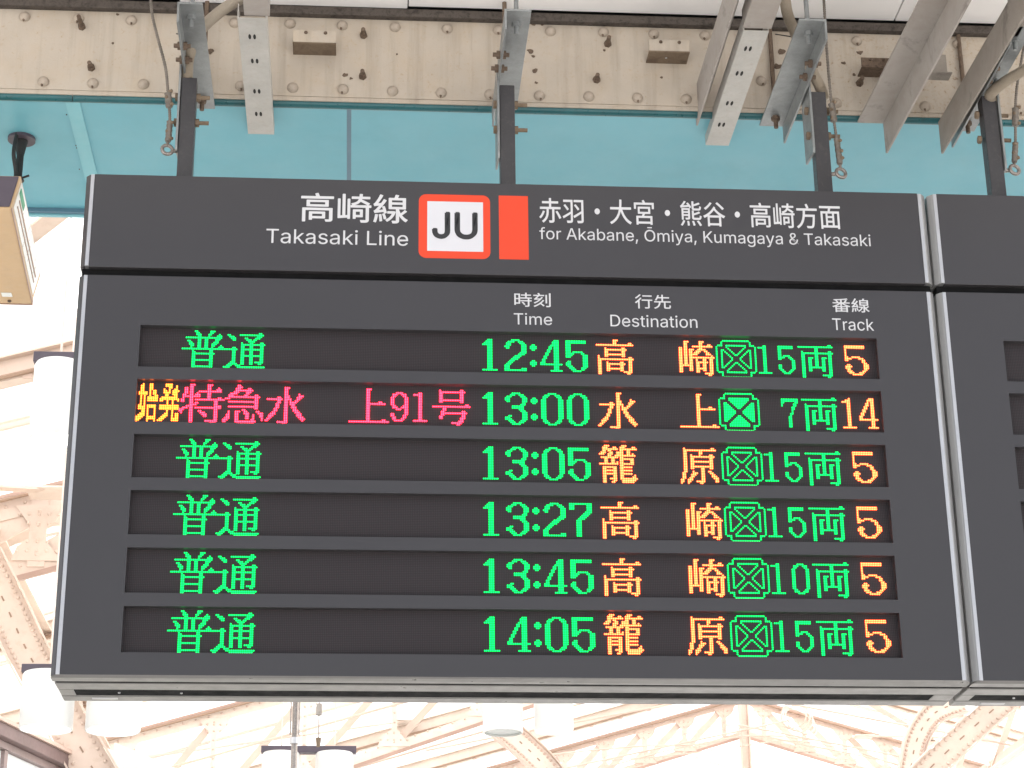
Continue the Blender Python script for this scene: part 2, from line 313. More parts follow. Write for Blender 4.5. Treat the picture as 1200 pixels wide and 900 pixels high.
# dot-matrix characters: rows "r or r-r : runs of lit columns"
G = {
'futsuu_a': "0:7-8,16-18;1:8-9,16-17;2:8-10,15-16,21;3:9-10,15,20-22;4:2-22;5:9-10,13-14,19-21;6:3-4,9-10,13-14,19-20;7:4-5,9-10,13-14,18-20;8:4-6,9-10,13-14,17-19;9:5-6,9-10,13-14,17-18,22;10:5,9-10,13-14,17,21-23;11:0-23;12:6,16-17;13:6-7,16-17;14:6-18;15-17:6-7,16-17;18:6-17;19-21:6-7,16-17;22:6-17;23:6-7,16-17",
'futsuu_b': "1:20-21;2:2-3,9-22;3:3-5,19-21;4:4-6,12-13,18-20;5:5-6,13-15,17-18;6:14-17;7:10,15-16,21-22;8:10-23;9:10-11,15-16,21-22;10:5-6,10-11,15-16,21-22;11:0-7,10-22;12-14:5-6,10-11,15-16,21-22;15:5-6,10-22;16-18:5-6,10-11,15-16,21-22;19:4-6,10-11,15-16,18-22;20:3-5,6-7,10-11,15-16,20-21;21:2-4,7-9;22:0-3,8-23;23:1-2,10-22",
'shi': "0:3,7-8;1-3:2-3,7-8;4:2-3,7,9-10;5-6:1-5,7,9-10;7:2,4,7,10-11;8-10:2,4,6-11;11-12:2,4;13:1-2,4,6-10;14:1-4,6-10;15:1-4,6,10;16-17:3-4,6,10;18:2-4,6,10;19:1-4,6,10;20:0-3,6-10;21:0-2,6-10;22:0-1,6,10;23:0,6,10",
'hatsu': "0:4-7;1:4-7,10;2:6-7,10;3:3,6,9-10;4:3-4,6,8-11;5:3-6,8-10;6:4-5,8-10;7:4-5,9-10;8:2-10;9:1-11;10:1-2,5,8,11;11-12:5,8;13-15:1-11;16-17:5,8;18:4-5,8,10-11;19:3-5,8,10-11;20:2-4,8,10-11;21:1-3,8-11;22:0-2,8-11",
'toku': "0:6-8,16-18;1:6-7,16-17;2:3-4,6-7,16-17,22;3:3-4,6-7,16-17,21-23;4:3-4,6-7,11-23;5:3-4,6-7,10,16-17;6:2-3,6-7,9-11,16-17;7:2-11,16-17;8:2,6-7,16-17,22-23;9:1-2,6-7,9-23;10:1-2,6-7,20-21;11:6-7,9-10,20-21;12:6-9,20-21;13:4-7,20-21,22-23;14:2-4,6-7,9-23;15:0-2,6-7,20-21;16:0-1,6-7,11-12,20-21;17:1,6-7,12-14,20-21;18:6-7,13-15,20-21;19:6-7,14-15,20-21;20-21:6-7,20-21;22:6-7,15-21;23:6-7,18-20",
'kyuu': "0:9-10;1:9-11;2:8-10,15-16;3:8-17;4:7-9,14-16;5:5-8,14-15;6:4-6,13-14,19-20;7:4-21;8:2-4,19-20;9:0-1,19-20;10:4-20;11-12:19-20;13:4-20;14:19-20;15:12-13;16:4,8-10,13-14,20-21;17:4,8-9,13-15,21-23;18:3-4,8-9,14-15,18,22-23;19:3-4,8-9,14-15,18,22-23;20:2-4,8-9,14-15,18,23;21:1-3,8-9,17-18,23;22:1-2,8-19;23:9-18",
'mizu': "1:12-14;2-4:12-13;5:12-13,20;6:12-14,20-22;7:8-9,12-14,19-21;8:2-10,12-15,19-20;9:8-9,12-13,15,18-19;10:8-9,12-13,15-18;11:7-8,12-13,15-17;12:7-8,12-13,16-17;13:7-8,12-13,16-18;14:6-7,12-13,17-18;15:6-7,12-13,17-19;16:5-6,12-13,18-20;17:4-6,12-13,19-21;18:3-5,12-13,19-21;19:3-4,12-13,20-22;20:2-3,12-13,21-23;21:1-2,12-13,22;22:8-13;23:11-12",
'ue': "1:11-13;2-8:11-12;9:11-12,18-19;10:11-21;11-19:11-12;20:11-12,20-21;21:1-23",
's9': "3:3-6;4:1-3,6-8;5:1-2,7-8;6-10:0-1,8-9;11:1-2,7-9;12:1-3,6-9;13:3-5,8-9;14-15:8-9;16:0-1,8-9;17:0-1,7-8;18:1-2,7-8;19:1-2,6-7;20:2-6",
's1': "3:3-4;4:0-4;5-19:3-4;20:0-7",
's0': "3:3-6;4:1-3,6-8;5:1-2,7-8;6-17:0-1,8-9;18:1-2,7-8;19:1-3,6-8;20:3-6",
's5': "3-4:0-8;5-8:0-1;9:0-1,3-6;10:0-3,6-7;11:0-1,7-8;12-14:8-9;15-16:0-1,8-9;17:0-1,8-9;18:1-2,7-8;19:2-3,6-7;20:3-6",
's7': "3-4:0-9;5:0-1,8-9;6:0,7-8;7:0,7-8;8:6-7;9:6-7;10-11:6;12:5-6;13:5;14-20:4-5",
'gou': "1:5,17-18;2:5-19;3-6:5-6,17-18;7:5-18;8:5-6,17-18;10:20-21;11:1-22;12-13:7-8;14:6-7,18-19;15:6-20;16:6-7,18-19;17:5-6,18-19;18:5-6,17-19;19:17-18;20:16-18;21:12-17;22:15-16",
'b1': "2:3-5;3:2-5;4:1-5;5:0-5;6-20:3-5;21:0-8",
'b2': "2:4-8;3:2-5,8-10;4:1-3,9-11;5:1-3,10-12;6:0-2,10-12;7:1-2,10-12;8-9:10-12;10:9-12;11:8-11;12:6-9;13:5-8;14:4-7;15:3-5;16:2-4;17:1-3;18-19:0-2;20:0-2,10-12;21:0-12",
'b3': "2:4-8;3:3-5,8-10;4:1-3,9-11;5-6:0-2,10-12;7:1-2,10-12;8:10-11;9:9-11;10:4-10;11:4-10;12:8-10;13:9-11;14-15:10-12;16:2-3,10-12;17:0-2,10-12;18:0-3,10-12;19:2-4,9-11;20:3-5,8-10;21:4-8",
'b4': "2:8-10;3:7-10;4:7-10;5:6-10;6-7:5-6,8-10;8-9:4-5,8-10;10-11:3-4,8-10;12-13:2-3,8-10;14-15:1-2,8-10;16:0-2,8-10;17:0-12;18-20:8-10;21:6-12",
'b5': "2-3:0-11;4-8:0-2;9:0-2,4-9;10:0-4,9-10;11:0-3,10-12;12:0-2,10-12;13-14:10-12;15:1-2,10-12;16-17:0-2,10-12;18:1-3,10-12;19:2-4,9-11;20:3-5,9-10;21:4-8",
'b0': "2:4-8;3:2-4,8-10;4:1-3,9-11;5:1-2,10-11;6-17:0-2,10-12;18:1-2,10-11;19:1-3,9-11;20:2-4,8-10;21:4-8",
'b7': "2:0-12;3-5:0-2,10-12;6:10-12;7:9-12;8:8-11;9:7-10;10:6-9;11:5-8;12-13:4-6;14-21:4-6",
'colon': "5:1-2;6-7:0-3;8:1-2;15:1-2;16-17:0-3;18:1-2",
'taka': "1:11-13;2:11-12;3:11-12,20-21;4:1-22;6:6,16-17;7:6-18;8-9:6-7,16-17;10:6-17;11:2,6-7,16-17;12:2,20-21;13:2-22;14:2-3,20-21;15:2-3,7,15-16,20-21;16:2-3,7-17,20-21;17-18:2-3,7-8,15-16,20-21;19:2-3,7-16,20-21;20:2-3,7-8,15-16,20-21;21:2-3,17-21;22:2-3,19-20",
'saki': "1:5-7,14-16;2:5-6,14-15;3:5-6,14-15,19-20;4:5-6,10-21;5:2-3,5-6,14-15;6:2-3,5-6,8-10,13-17;7:2-3,5-6,8-9,12-14,17-18;8:2-3,5-6,8-9,11-13,18-19;9:2-3,5-6,8-9,10-12,18-20;10:2-3,5-6,8-9,21;11:2-3,5-6,8-9,10-22;12:2-3,5-6,8-9,12,16-17,20-21;13:2-3,5-6,8-9,12,16-17,20-21;14:2-3,5-6,8-9,12-18,20-21;15:2-3,5-6,8-9,12-13,16-17,20-21;16:2-9,12-13,16-17,20-21;17:2-3,8-9,12-13,16-17,20-21;18:2-3,8-9,12-17,20-21;19:2-3,8-9,12-13,16-17,20-21;20:2-3,12-13,20-21;21:17-21;22:19-20",
'kago': "0:4-6,14-16;1:3-5,9-10,13-15,20-21;2:3-11,13-22;3:3-4,6-7,13-14,17-18;4:2-4,7-8,11-14,17-18;5:1-3,6-8,11-14,17-18,20;6:6-7,10-12,13-21;7:2-11,13-14;8:4-5,8-9,13-20;9:4-5,8-9,13-14,19-20;10:4-5,8-9,11,13-14,19-20;11:1-11,13-20;12:13-14;13:3-10,13-19;14:3-4,9-10,13-14;15:3-10,13-19;16:3-4,9-10,13-14;17:3-10,13-19;18:3-4,9-10,13-14,21;19:3-4,9-10,13-14,20-21;20:3-4,7-10,13-22;21:3-4,9-10,14-21;22:3-4,8-9,14-20",
'hara': "1:2,18-19;2:2-20;3:2-3,11-12;4:2-3,11-12;5:2-3,6,11,17-18;6:2-3,6-19;7-8:2-3,6-7,17-18;9:2-3,6-18;10-11:2-3,6-7,17-18;12:2-3,6-18;13:2-3,6-7,12-13,17-18;14:2-3,12-13;15:2-3,7,12-13,16-17;16:1-2,7-9,12-13,17-18;17:1-2,6-8,12-13,18-19;18:1-2,6-7,12-13,18-20;19:1-2,5-6,12-13,19-21;20:0-1,4-6,12-13,20-21;21:0-1,4-5,9-13,20-21;22:0,4,11-12",
'ryou': "2:19-20;3:1-21;4-5:11-12;6:3,11-12,19-20;7:3-21;8-9:3-4,11-12,19-20;10:3-4,7-9,11-12,15-17,19-20;11-15:3-4,7-8,11-12,15-16,19-20;16:3-4,7-16,19-20;17-18:3-4,7-8,15-16,19-20;19-20:3-4,19-20;21:3-4,15-20;22:3-4,18-19",
't5': "2-3:0-11;4-8:0;9:0-1,4-8;10:0-3,8-10;11:0-1,10-11;12:10-11;13:11-12;14:1-2,11-13;15:0-3,11-13;16:0-2,11-13;17:1-2,11-12;18:1-3,10-11;19:2-4,8-10;20:4-9",
't1': "2:4;3:2-4;4:0-4;5-19:3-4;20:0-7",
't4': "2:6-8;3:5-8;4:5,7-8;5:4-5,7-8;6:4-5,7-8;7:3-4,7-8;8:3-4,7-8;9:2-3,7-8;10:2-3,7-8;11:1-2,7-8;12:1-2,7-8;13:0-1,7-8;14:0-1,7-8;15:0-10;16-19:7-8;20:5-10",
'mark': "0:4-19;1-2:3,20;3:1-3,6-17,20-22;4:0,6,17,23;5:0,7,16,23;6:0,3-4,8,15,19-20,23;7:0,3,5,9,14,18,20,23;8:0,3,6,10,13,17,20,23;9:0,3,7,11-12,16,20,23;10:0,3,8,15,20,23;11-12:0,3,9,14,20,23;13:0,3,8,15,20,23;14:0,3,7,11-12,16,20,23;15:0,3,6,10,13,17,20,23;16:0,3,5,9,14,18,20,23;17:0,3-4,8,15,19-20,23;18:0,7,16,23;19:0,6,17,23;20:1-3,6-17,20-22;21-22:3,20;23:4-19",
'markf': "0:4-19;1-2:3,20;3:1-3,6-17,20-22;4:0,6-17,23;5:0,7-16,23;6:0,3-4,8-15,19-20,23;7:0,3-5,9-14,18-20,23;8:0,3-6,10-13,17-20,23;9:0,3-7,11-12,16-20,23;10:0,3-8,15-20,23;11-12:0,3-9,14-20,23;13:0,3-8,15-20,23;14:0,3-7,11-12,16-20,23;15:0,3-6,10-13,17-20,23;16:0,3-5,9-14,18-20,23;17:0,3-4,8-15,19-20,23;18:0,7-16,23;19:0,6-17,23;20:1-3,6-17,20-22;21-22:3,20;23:4-19",
}
# letter shapes: advance, points x,y in thousandths of the letter size, triangles
LETTERS = {
 '&': [448,[197,-7,165,-5,136,1,110,12,88,26,69,42,54,62,43,84,36,108,34,133,36,154,40,173,47,189,58,205,70,220,85,235,101,249,120,264,140,279,216,335,223,340,230,346,237,352,243,359,249,367,255,375,259,384,261,394,262,405,260,420,255,434,245,445,233,454,219,459,201,461,189,460,178,457,168,453,159,447,151,440,145,431,141,421,138,411,137,399,138,386,141,375,145,363,152,352,159,340,169,327,179,314,191,300,204,284,438,0,364,0,171,231,153,254,136,274,121,293,108,310,96,327,87,344,81,361,77,379,75,398,77,420,82,440,91,458,102,474,117,488,134,499,154,507,176,512,200,513,224,512,246,507,266,499,283,488,297,475,308,459,317,442,322,424,324,404,323,389,320,375,315,362,309,349,301,336,291,325,281,314,269,303,256,293,154,217,135,202,121,188,110,174,103,161,98,146,97,131,98,115,102,101,109,87,118,76,130,66,143,57,158,51,175,48,193,46,213,48,232,52,251,59,269,69,286,81,301,95,315,112,327,131,336,151,343,174,348,198,349,224,408,224,406,194,403,167,397,144,389,124,380,107,371,92,361,80,353,70,345,62,333,47,315,30,294,17,271,7,246,-1,221,-5],[72,74,73,71,74,72,71,75,74,70,75,71,70,76,75,69,76,70,69,77,76,69,78,77,68,78,69,68,79,78,67,34,68,34,79,68,67,35,34,33,79,34,67,36,35,33,80,79,32,80,33,66,36,67,66,37,36,31,80,32,66,38,37,66,39,38,30,80,31,30,81,80,65,39,66,65,40,39,29,81,30,65,41,40,29,82,81,65,42,41,28,82,29,64,42,65,64,43,42,27,82,28,27,83,82,64,44,43,63,44,64,26,83,27,26,84,83,63,45,44,25,84,26,62,45,63,25,85,84,24,85,25,62,46,45,23,85,24,62,47,46,23,86,85,61,47,62,22,86,23,21,86,22,61,48,47,21,87,86,20,87,21,60,48,61,19,87,20,60,49,48,19,88,87,18,51,19,51,88,19,60,50,49,59,50,60,51,89,88,59,51,50,51,90,89,58,51,59,51,91,90,58,18,51,18,52,51,57,18,58,18,115,52,115,53,52,17,57,18,57,115,18,17,56,57,16,56,17,16,55,56,15,55,16,14,55,15,14,92,55,92,54,55,118,120,119,118,121,120,13,92,14,13,93,92,12,93,13,12,94,93,117,121,118,117,122,121,11,94,12,11,95,94,11,96,95,116,122,117,10,96,11,116,123,122,10,97,96,9,97,10,115,123,116,9,98,97,115,124,123,8,98,9,8,99,98,114,127,115,127,53,115,53,126,115,126,124,115,126,125,124,8,100,99,113,127,114,7,100,8,7,101,100,112,127,113,127,53,126,7,102,101,6,102,7,111,127,112,111,128,127,6,103,102,111,129,128,110,129,111,6,104,103,110,130,129,5,104,6,109,130,110,5,105,104,108,130,109,5,106,105,107,130,108,5,107,106,107,131,130,5,131,107,4,131,5,4,132,131,3,132,4,3,133,132,2,133,3,2,134,133,1,134,2,1,135,134,0,135,1]],
 ',': [188,[38,-119,68,71,137,71,84,-119],[0,2,1,0,3,2]],
 'A': [480,[16,0,201,509,276,509,463,0,395,0,287,302,280,323,272,346,264,372,255,402,244,438,232,478,245,478,233,437,222,402,213,371,204,345,197,322,191,302,85,0,110,142,110,199,370,199,370,142],[0,11,1,11,2,1,11,12,2,12,3,2,0,21,11,21,13,11,13,10,11,13,10,12,10,22,12,22,3,12,9,22,10,21,14,13,8,22,9,21,15,14,7,22,8,21,16,15,6,22,7,21,17,16,5,22,6,21,18,17,21,20,18,20,19,18,4,23,5,23,22,5,0,20,21,20,22,21,20,23,22,23,3,22,0,19,20,4,3,23]],
 'D': [502,[219,0,96,0,96,57,215,57,254,60,288,68,318,81,343,99,363,122,379,149,390,181,397,216,399,255,397,294,390,329,379,361,364,388,344,410,320,428,291,441,258,449,221,452,93,452,93,509,225,509,273,505,315,495,353,478,385,455,412,426,433,391,449,351,458,306,462,255,458,205,449,159,433,119,411,83,384,54,351,31,312,14,268,3,125,509,125,0,60,0,60,509],[44,23,45,23,42,45,44,22,23,42,24,23,43,24,42,43,21,24,21,25,24,21,26,25,21,27,26,21,28,27,21,20,28,20,29,28,44,21,22,44,2,21,2,43,21,19,29,20,18,29,19,17,29,18,17,30,29,16,30,17,16,31,30,15,31,16,14,31,15,14,32,31,13,32,14,13,33,32,12,33,13,11,33,12,11,34,33,10,34,11,10,35,34,9,35,10,9,36,35,8,36,9,7,36,8,7,37,36,6,37,7,6,38,37,5,38,6,4,38,5,3,38,4,44,1,2,43,3,2,43,38,3,43,39,38,43,40,39,43,41,40,43,0,41,1,43,44,43,0,1]],
 'J': [396,[185,-7,143,-2,106,11,75,33,52,63,38,100,33,145,33,173,98,173,98,145,100,117,108,93,122,74,139,61,160,53,185,50,209,53,230,61,248,74,261,93,269,117,272,145,272,509,336,509,336,145,332,100,318,63,294,33,263,11,227,-2],[21,23,22,21,24,23,6,8,7,6,9,8,5,9,6,5,10,9,20,24,21,20,25,24,5,11,10,19,25,20,4,11,5,19,26,25,18,26,19,4,12,11,4,13,12,17,26,18,17,27,26,3,13,4,3,14,13,16,27,17,3,15,14,15,27,16,3,27,15,2,27,3,2,28,27,1,28,2,1,29,28,0,29,1]],
 'K': [467,[104,145,104,216,116,231,128,246,139,261,151,275,162,289,174,303,187,317,199,331,212,344,364,509,448,509,231,276,228,276,60,0,60,509,125,509,125,334,124,225,125,193,125,0,372,0,188,259,228,309,449,0],[15,17,16,15,18,17,10,12,11,10,24,12,24,13,12,9,24,10,15,1,18,1,2,18,2,19,18,8,24,9,7,24,8,7,23,24,13,25,24,6,23,7,5,23,6,0,13,14,0,25,13,4,23,5,3,23,4,3,22,23,2,19,3,19,22,3,20,22,19,15,0,1,21,22,20,15,25,0,21,25,15,22,25,21]],
 'L': [393,[60,0,60,509,125,509,125,57,361,57,361,0],[0,2,1,0,3,2,0,4,3,0,5,4]],
 'T': [449,[32,452,32,509,417,509,417,452,257,452,257,0,193,0,193,452],[0,2,1,0,3,2,7,3,0,6,4,7,4,3,7,6,5,4]],
 'U': [517,[259,-8,220,-6,186,2,154,15,126,33,103,55,85,80,71,108,63,140,60,173,60,509,124,509,124,178,126,155,132,133,141,113,153,95,169,80,187,68,208,59,232,53,259,52,285,53,309,59,331,68,349,80,364,95,377,113,385,133,391,155,393,178,393,509,457,509,457,173,454,140,446,108,433,80,414,55,391,33,363,15,332,2,297,-6],[9,11,10,9,12,11,30,32,31,30,33,32,9,13,12,29,33,30,8,13,9,29,34,33,8,14,13,28,34,29,7,14,8,28,35,34,27,35,28,7,15,14,7,16,15,26,35,27,6,16,7,26,36,35,6,17,16,25,36,26,6,18,17,24,36,25,5,18,6,24,37,36,5,19,18,23,37,24,5,20,19,22,37,23,22,38,37,4,20,5,4,21,20,21,38,22,4,38,21,3,38,4,3,39,38,2,39,3,2,40,39,1,40,2,1,41,40,0,41,1]],
 'a': [389,[160,-9,137,-7,115,-3,94,5,76,15,60,29,48,45,38,63,32,84,30,108,32,128,36,146,43,161,53,174,64,184,78,193,92,200,108,206,125,211,143,214,161,217,178,220,200,223,218,225,234,227,247,229,257,231,265,235,271,240,274,246,276,255,276,257,275,272,272,285,267,297,260,307,251,315,240,322,227,327,212,330,196,331,178,330,163,327,149,322,137,316,127,309,118,301,110,292,104,283,100,274,41,291,51,313,64,331,79,346,95,358,114,368,133,375,153,380,173,383,194,384,208,384,223,382,239,379,255,375,271,369,286,360,300,350,312,336,322,320,330,301,335,278,337,251,337,0,277,0,277,52,272,52,267,43,260,34,252,25,242,16,229,8,215,1,199,-4,181,-7,170,45,192,47,211,51,228,59,242,68,254,80,263,93,270,108,274,122,276,138,276,190,272,187,267,184,259,182,251,180,241,178,231,176,221,174,210,173,200,171,191,170,182,169,175,168,161,166,147,163,134,159,122,153,112,147,103,139,97,130,93,118,92,105,93,93,96,82,102,72,109,64,119,57,130,52,142,48,156,46],[58,60,59,58,61,60,57,61,58,57,62,61,56,62,57,56,63,62,55,63,56,55,64,63,55,65,64,54,65,55,54,66,65,53,66,54,53,67,66,52,67,53,52,40,67,40,39,67,39,68,67,51,41,52,41,40,52,51,42,41,38,68,39,51,43,42,37,68,38,51,44,43,36,68,37,36,69,68,51,45,44,35,69,36,50,45,51,50,46,45,34,69,35,34,70,69,50,47,46,33,70,34,50,48,47,49,48,50,32,70,33,32,71,70,31,71,32,30,71,31,29,71,30,29,72,71,28,72,29,27,72,28,26,94,27,94,72,27,25,94,26,24,94,25,23,94,24,22,94,23,21,94,22,20,94,21,19,94,20,18,94,19,17,94,18,16,94,17,15,94,16,14,94,15,14,95,94,93,72,94,14,96,95,14,97,96,13,97,14,13,98,97,13,99,98,13,100,99,13,101,100,13,102,101,12,102,13,12,103,102,12,104,103,12,105,104,12,106,105,12,107,106,12,108,107,12,109,108,11,109,12,11,110,109,11,111,110,11,112,111,10,112,11,10,113,112,92,72,93,10,114,113,9,114,10,91,72,92,9,115,114,8,115,9,90,72,91,8,116,115,89,72,90,8,117,116,7,117,8,7,118,117,88,74,89,74,72,89,7,119,118,87,74,88,7,120,119,6,120,7,86,75,87,75,74,87,6,121,120,6,122,121,86,76,75,73,72,74,85,76,86,6,123,122,84,76,85,6,84,123,6,76,84,5,76,6,5,77,76,5,78,77,4,78,5,4,79,78,4,80,79,3,80,4,3,81,80,2,81,3,2,82,81,1,82,2,1,83,82,0,83,1]],
 'b': [424,[229,-8,208,-7,189,-3,172,4,159,12,147,21,138,31,130,41,123,50,118,59,112,59,112,0,53,0,53,509,114,509,114,319,118,319,123,327,130,336,137,346,147,355,158,364,171,373,188,379,207,383,229,384,259,382,287,374,313,361,335,342,354,320,370,293,381,261,388,227,390,189,388,151,381,116,370,84,355,57,336,34,313,16,288,3,260,-6,220,47,242,49,262,55,279,66,294,80,306,97,316,117,323,139,327,163,328,189,327,215,323,239,316,261,307,281,295,298,280,311,262,322,243,328,220,330,198,328,178,322,161,312,147,299,134,282,125,263,118,241,114,216,113,189,114,162,118,138,125,115,135,95,147,78,162,65,179,55,198,49],[12,14,13,12,15,14,24,26,25,23,26,24,23,27,26,22,27,23,22,28,27,21,28,22,20,28,21,20,29,28,19,29,20,18,29,19,18,61,29,61,30,29,17,61,18,17,62,61,60,30,61,17,63,62,59,30,60,16,63,17,16,64,63,58,30,59,58,31,30,12,16,15,12,68,16,68,67,16,67,66,16,66,65,16,65,64,16,57,31,58,56,31,57,56,32,31,55,32,56,55,33,32,54,33,55,12,69,68,53,33,54,53,34,33,12,70,69,52,34,53,12,71,70,51,34,52,51,35,34,50,35,51,12,72,71,50,36,35,49,36,50,12,73,72,48,36,49,48,37,36,12,74,73,47,37,48,12,10,74,10,75,74,47,38,37,46,38,47,10,76,75,45,38,46,10,9,76,9,77,76,12,11,10,8,77,9,45,39,38,44,39,45,8,78,77,7,78,8,43,39,44,7,43,78,7,39,43,6,39,7,6,40,39,5,40,6,4,40,5,4,41,40,3,41,4,2,41,3,2,42,41,1,42,2,1,0,42]],
 'c': [396,[207,-8,174,-5,144,3,117,16,93,35,72,58,56,85,44,116,37,150,34,187,37,225,44,260,56,291,72,318,93,341,117,360,144,374,174,382,207,384,226,384,243,381,260,377,276,371,291,364,305,356,318,346,330,335,340,322,349,308,356,293,362,277,303,262,300,272,295,281,290,289,284,297,278,304,270,311,261,316,252,321,242,325,231,328,220,329,207,330,184,328,163,321,145,310,130,296,118,278,108,258,102,236,98,212,96,187,98,163,102,139,108,117,118,97,130,80,145,66,163,55,184,49,207,46,220,47,232,49,243,52,253,55,262,60,271,66,279,73,285,80,292,89,297,98,301,107,304,117,363,102,357,86,350,70,341,56,331,43,319,32,306,21,292,12,277,5,261,-1,244,-5,226,-7],[17,19,18,17,20,19,16,20,17,16,21,20,16,22,21,15,22,16,15,23,22,15,24,23,14,24,15,14,25,24,14,26,25,13,43,14,43,26,14,43,42,26,42,27,26,13,44,43,41,27,42,13,45,44,40,27,41,39,27,40,39,28,27,13,46,45,38,28,39,12,46,13,37,28,38,36,28,37,12,47,46,36,29,28,35,29,36,34,29,35,12,48,47,34,30,29,11,48,12,33,30,34,32,30,33,11,49,48,32,31,30,10,49,11,10,50,49,10,51,50,9,51,10,9,52,51,8,52,9,8,53,52,8,54,53,7,54,8,7,55,54,7,56,55,72,74,73,6,56,7,71,74,72,71,75,74,70,75,71,6,57,56,69,75,70,69,76,75,5,57,6,5,58,57,68,76,69,67,76,68,67,77,76,66,77,67,5,59,58,65,77,66,4,59,5,65,78,77,64,78,65,4,60,59,63,78,64,62,78,63,4,61,60,61,78,62,4,78,61,4,79,78,3,79,4,3,80,79,3,81,80,2,81,3,2,82,81,2,83,82,1,83,2,1,84,83,1,85,84,0,85,1]],
 'e': [404,[212,-8,177,-5,145,3,117,16,92,35,72,58,56,85,44,116,37,150,34,187,36,224,44,258,55,290,71,317,91,340,115,359,142,373,172,382,205,384,226,383,246,380,266,374,285,366,303,355,319,341,334,324,347,305,357,282,365,256,370,227,371,194,371,169,75,169,75,221,338,221,310,202,308,226,304,248,298,269,288,286,277,301,263,314,246,323,227,328,205,330,183,328,164,323,146,313,131,301,119,286,109,270,102,251,97,231,96,211,96,178,98,151,102,127,110,106,121,88,135,73,151,61,169,53,190,48,212,46,227,47,241,49,254,53,265,58,276,65,285,73,294,82,300,93,306,105,365,91,358,72,348,55,335,39,320,26,302,14,283,4,261,-3,237,-7],[17,19,18,17,20,19,16,20,17,16,21,20,16,22,21,15,22,16,15,23,22,14,23,15,14,24,23,14,25,24,13,45,14,45,44,14,44,25,14,43,25,44,42,25,43,13,46,45,42,26,25,41,26,42,13,47,46,12,47,13,40,26,41,12,48,47,40,27,26,39,27,40,12,49,48,11,49,12,11,50,49,38,27,39,38,28,27,11,51,50,37,28,38,10,51,11,37,29,28,10,52,51,36,29,37,10,33,52,33,53,52,36,34,29,34,30,29,35,34,36,9,33,10,9,32,33,53,34,33,53,30,34,54,30,53,54,31,30,8,32,9,55,31,54,8,31,32,8,55,31,8,56,55,7,56,8,7,57,56,6,57,7,6,58,57,71,73,72,70,73,71,70,74,73,6,59,58,5,59,6,69,74,70,5,60,59,68,74,69,68,75,74,67,75,68,5,61,60,66,75,67,4,61,5,66,76,75,4,62,61,65,76,66,64,76,65,4,63,62,63,76,64,4,76,63,4,77,76,3,77,4,3,78,77,2,78,3,2,79,78,2,80,79,1,80,2,1,81,80,0,81,1]],
 'f': [254,[228,379,228,327,6,327,6,379,81,0,81,432,82,452,87,470,96,486,107,499,120,510,135,519,152,525,169,529,187,530,201,530,212,529,222,527,231,525,238,523,243,521,227,468,224,470,220,471,215,472,209,473,202,474,195,474,178,472,164,468,154,460,147,449,143,435,142,419,142,0],[13,15,14,13,16,15,12,16,13,12,17,16,12,18,17,11,18,12,11,19,18,11,20,19,11,21,20,10,21,11,9,23,10,23,22,10,22,21,10,8,25,9,25,24,9,24,23,9,7,27,8,27,26,8,26,25,8,7,28,27,7,29,28,6,29,7,6,30,29,6,31,30,5,31,6,5,32,31,5,33,32,4,33,5,4,34,33,2,0,3,2,1,0]],
 'g': [425,[207,-151,180,-149,156,-146,134,-140,114,-132,97,-122,82,-110,70,-97,59,-84,51,-69,101,-41,107,-49,114,-57,122,-66,131,-74,142,-82,154,-88,169,-93,187,-96,207,-97,236,-95,261,-87,282,-75,298,-58,308,-34,311,-6,311,68,306,68,301,60,294,51,287,41,277,32,266,23,252,16,236,10,217,6,195,5,165,7,138,14,113,27,90,43,71,65,55,90,43,120,36,154,34,191,36,229,43,263,55,293,71,320,90,342,112,361,138,374,166,382,196,384,218,383,237,379,253,373,267,365,279,356,288,346,296,336,302,327,308,319,313,319,313,379,372,379,372,-9,370,-40,363,-67,350,-90,334,-109,314,-124,291,-136,265,-144,237,-149,205,59,227,61,246,66,264,75,278,87,290,103,300,121,307,142,311,166,312,193,311,219,307,242,300,264,291,283,279,299,264,312,247,322,227,328,205,330,182,328,163,322,145,312,130,298,118,282,109,262,102,241,98,218,96,193,98,167,102,144,109,123,118,104,131,88,145,76,163,66,183,61],[53,55,54,53,56,55,52,56,53,64,66,65,64,67,66,52,57,56,51,57,52,51,58,57,51,59,58,50,59,51,50,60,59,50,61,60,49,94,50,94,61,50,94,62,61,49,95,94,93,62,94,92,62,93,49,96,95,92,63,62,91,63,92,49,97,96,48,97,49,91,64,63,91,90,64,90,89,64,89,88,64,88,87,64,87,67,64,48,98,97,48,99,98,47,99,48,47,100,99,46,100,47,46,101,100,86,67,87,46,102,101,45,102,46,85,67,86,45,103,102,45,104,103,84,67,85,44,104,45,44,105,104,83,67,84,43,105,44,43,106,105,82,67,83,43,107,106,81,67,82,42,107,43,42,108,107,80,26,81,26,67,81,41,108,42,41,109,108,79,26,80,41,110,109,78,27,79,27,26,79,78,28,27,25,67,26,41,111,110,77,28,78,40,111,41,40,76,111,76,28,77,76,29,28,40,29,76,40,30,29,39,30,40,39,31,30,39,32,31,38,32,39,38,33,32,38,34,33,37,34,38,37,35,34,36,35,37,24,67,25,24,68,67,23,68,24,23,69,68,9,11,10,9,12,11,9,13,12,22,69,23,9,14,13,22,70,69,8,14,9,8,15,14,21,70,22,8,16,15,7,16,8,20,70,21,7,17,16,20,71,70,7,18,17,19,71,20,7,19,18,7,71,19,6,71,7,6,72,71,5,72,6,4,72,5,4,73,72,3,73,4,3,74,73,2,74,3,2,75,74,1,75,2,1,0,75]],
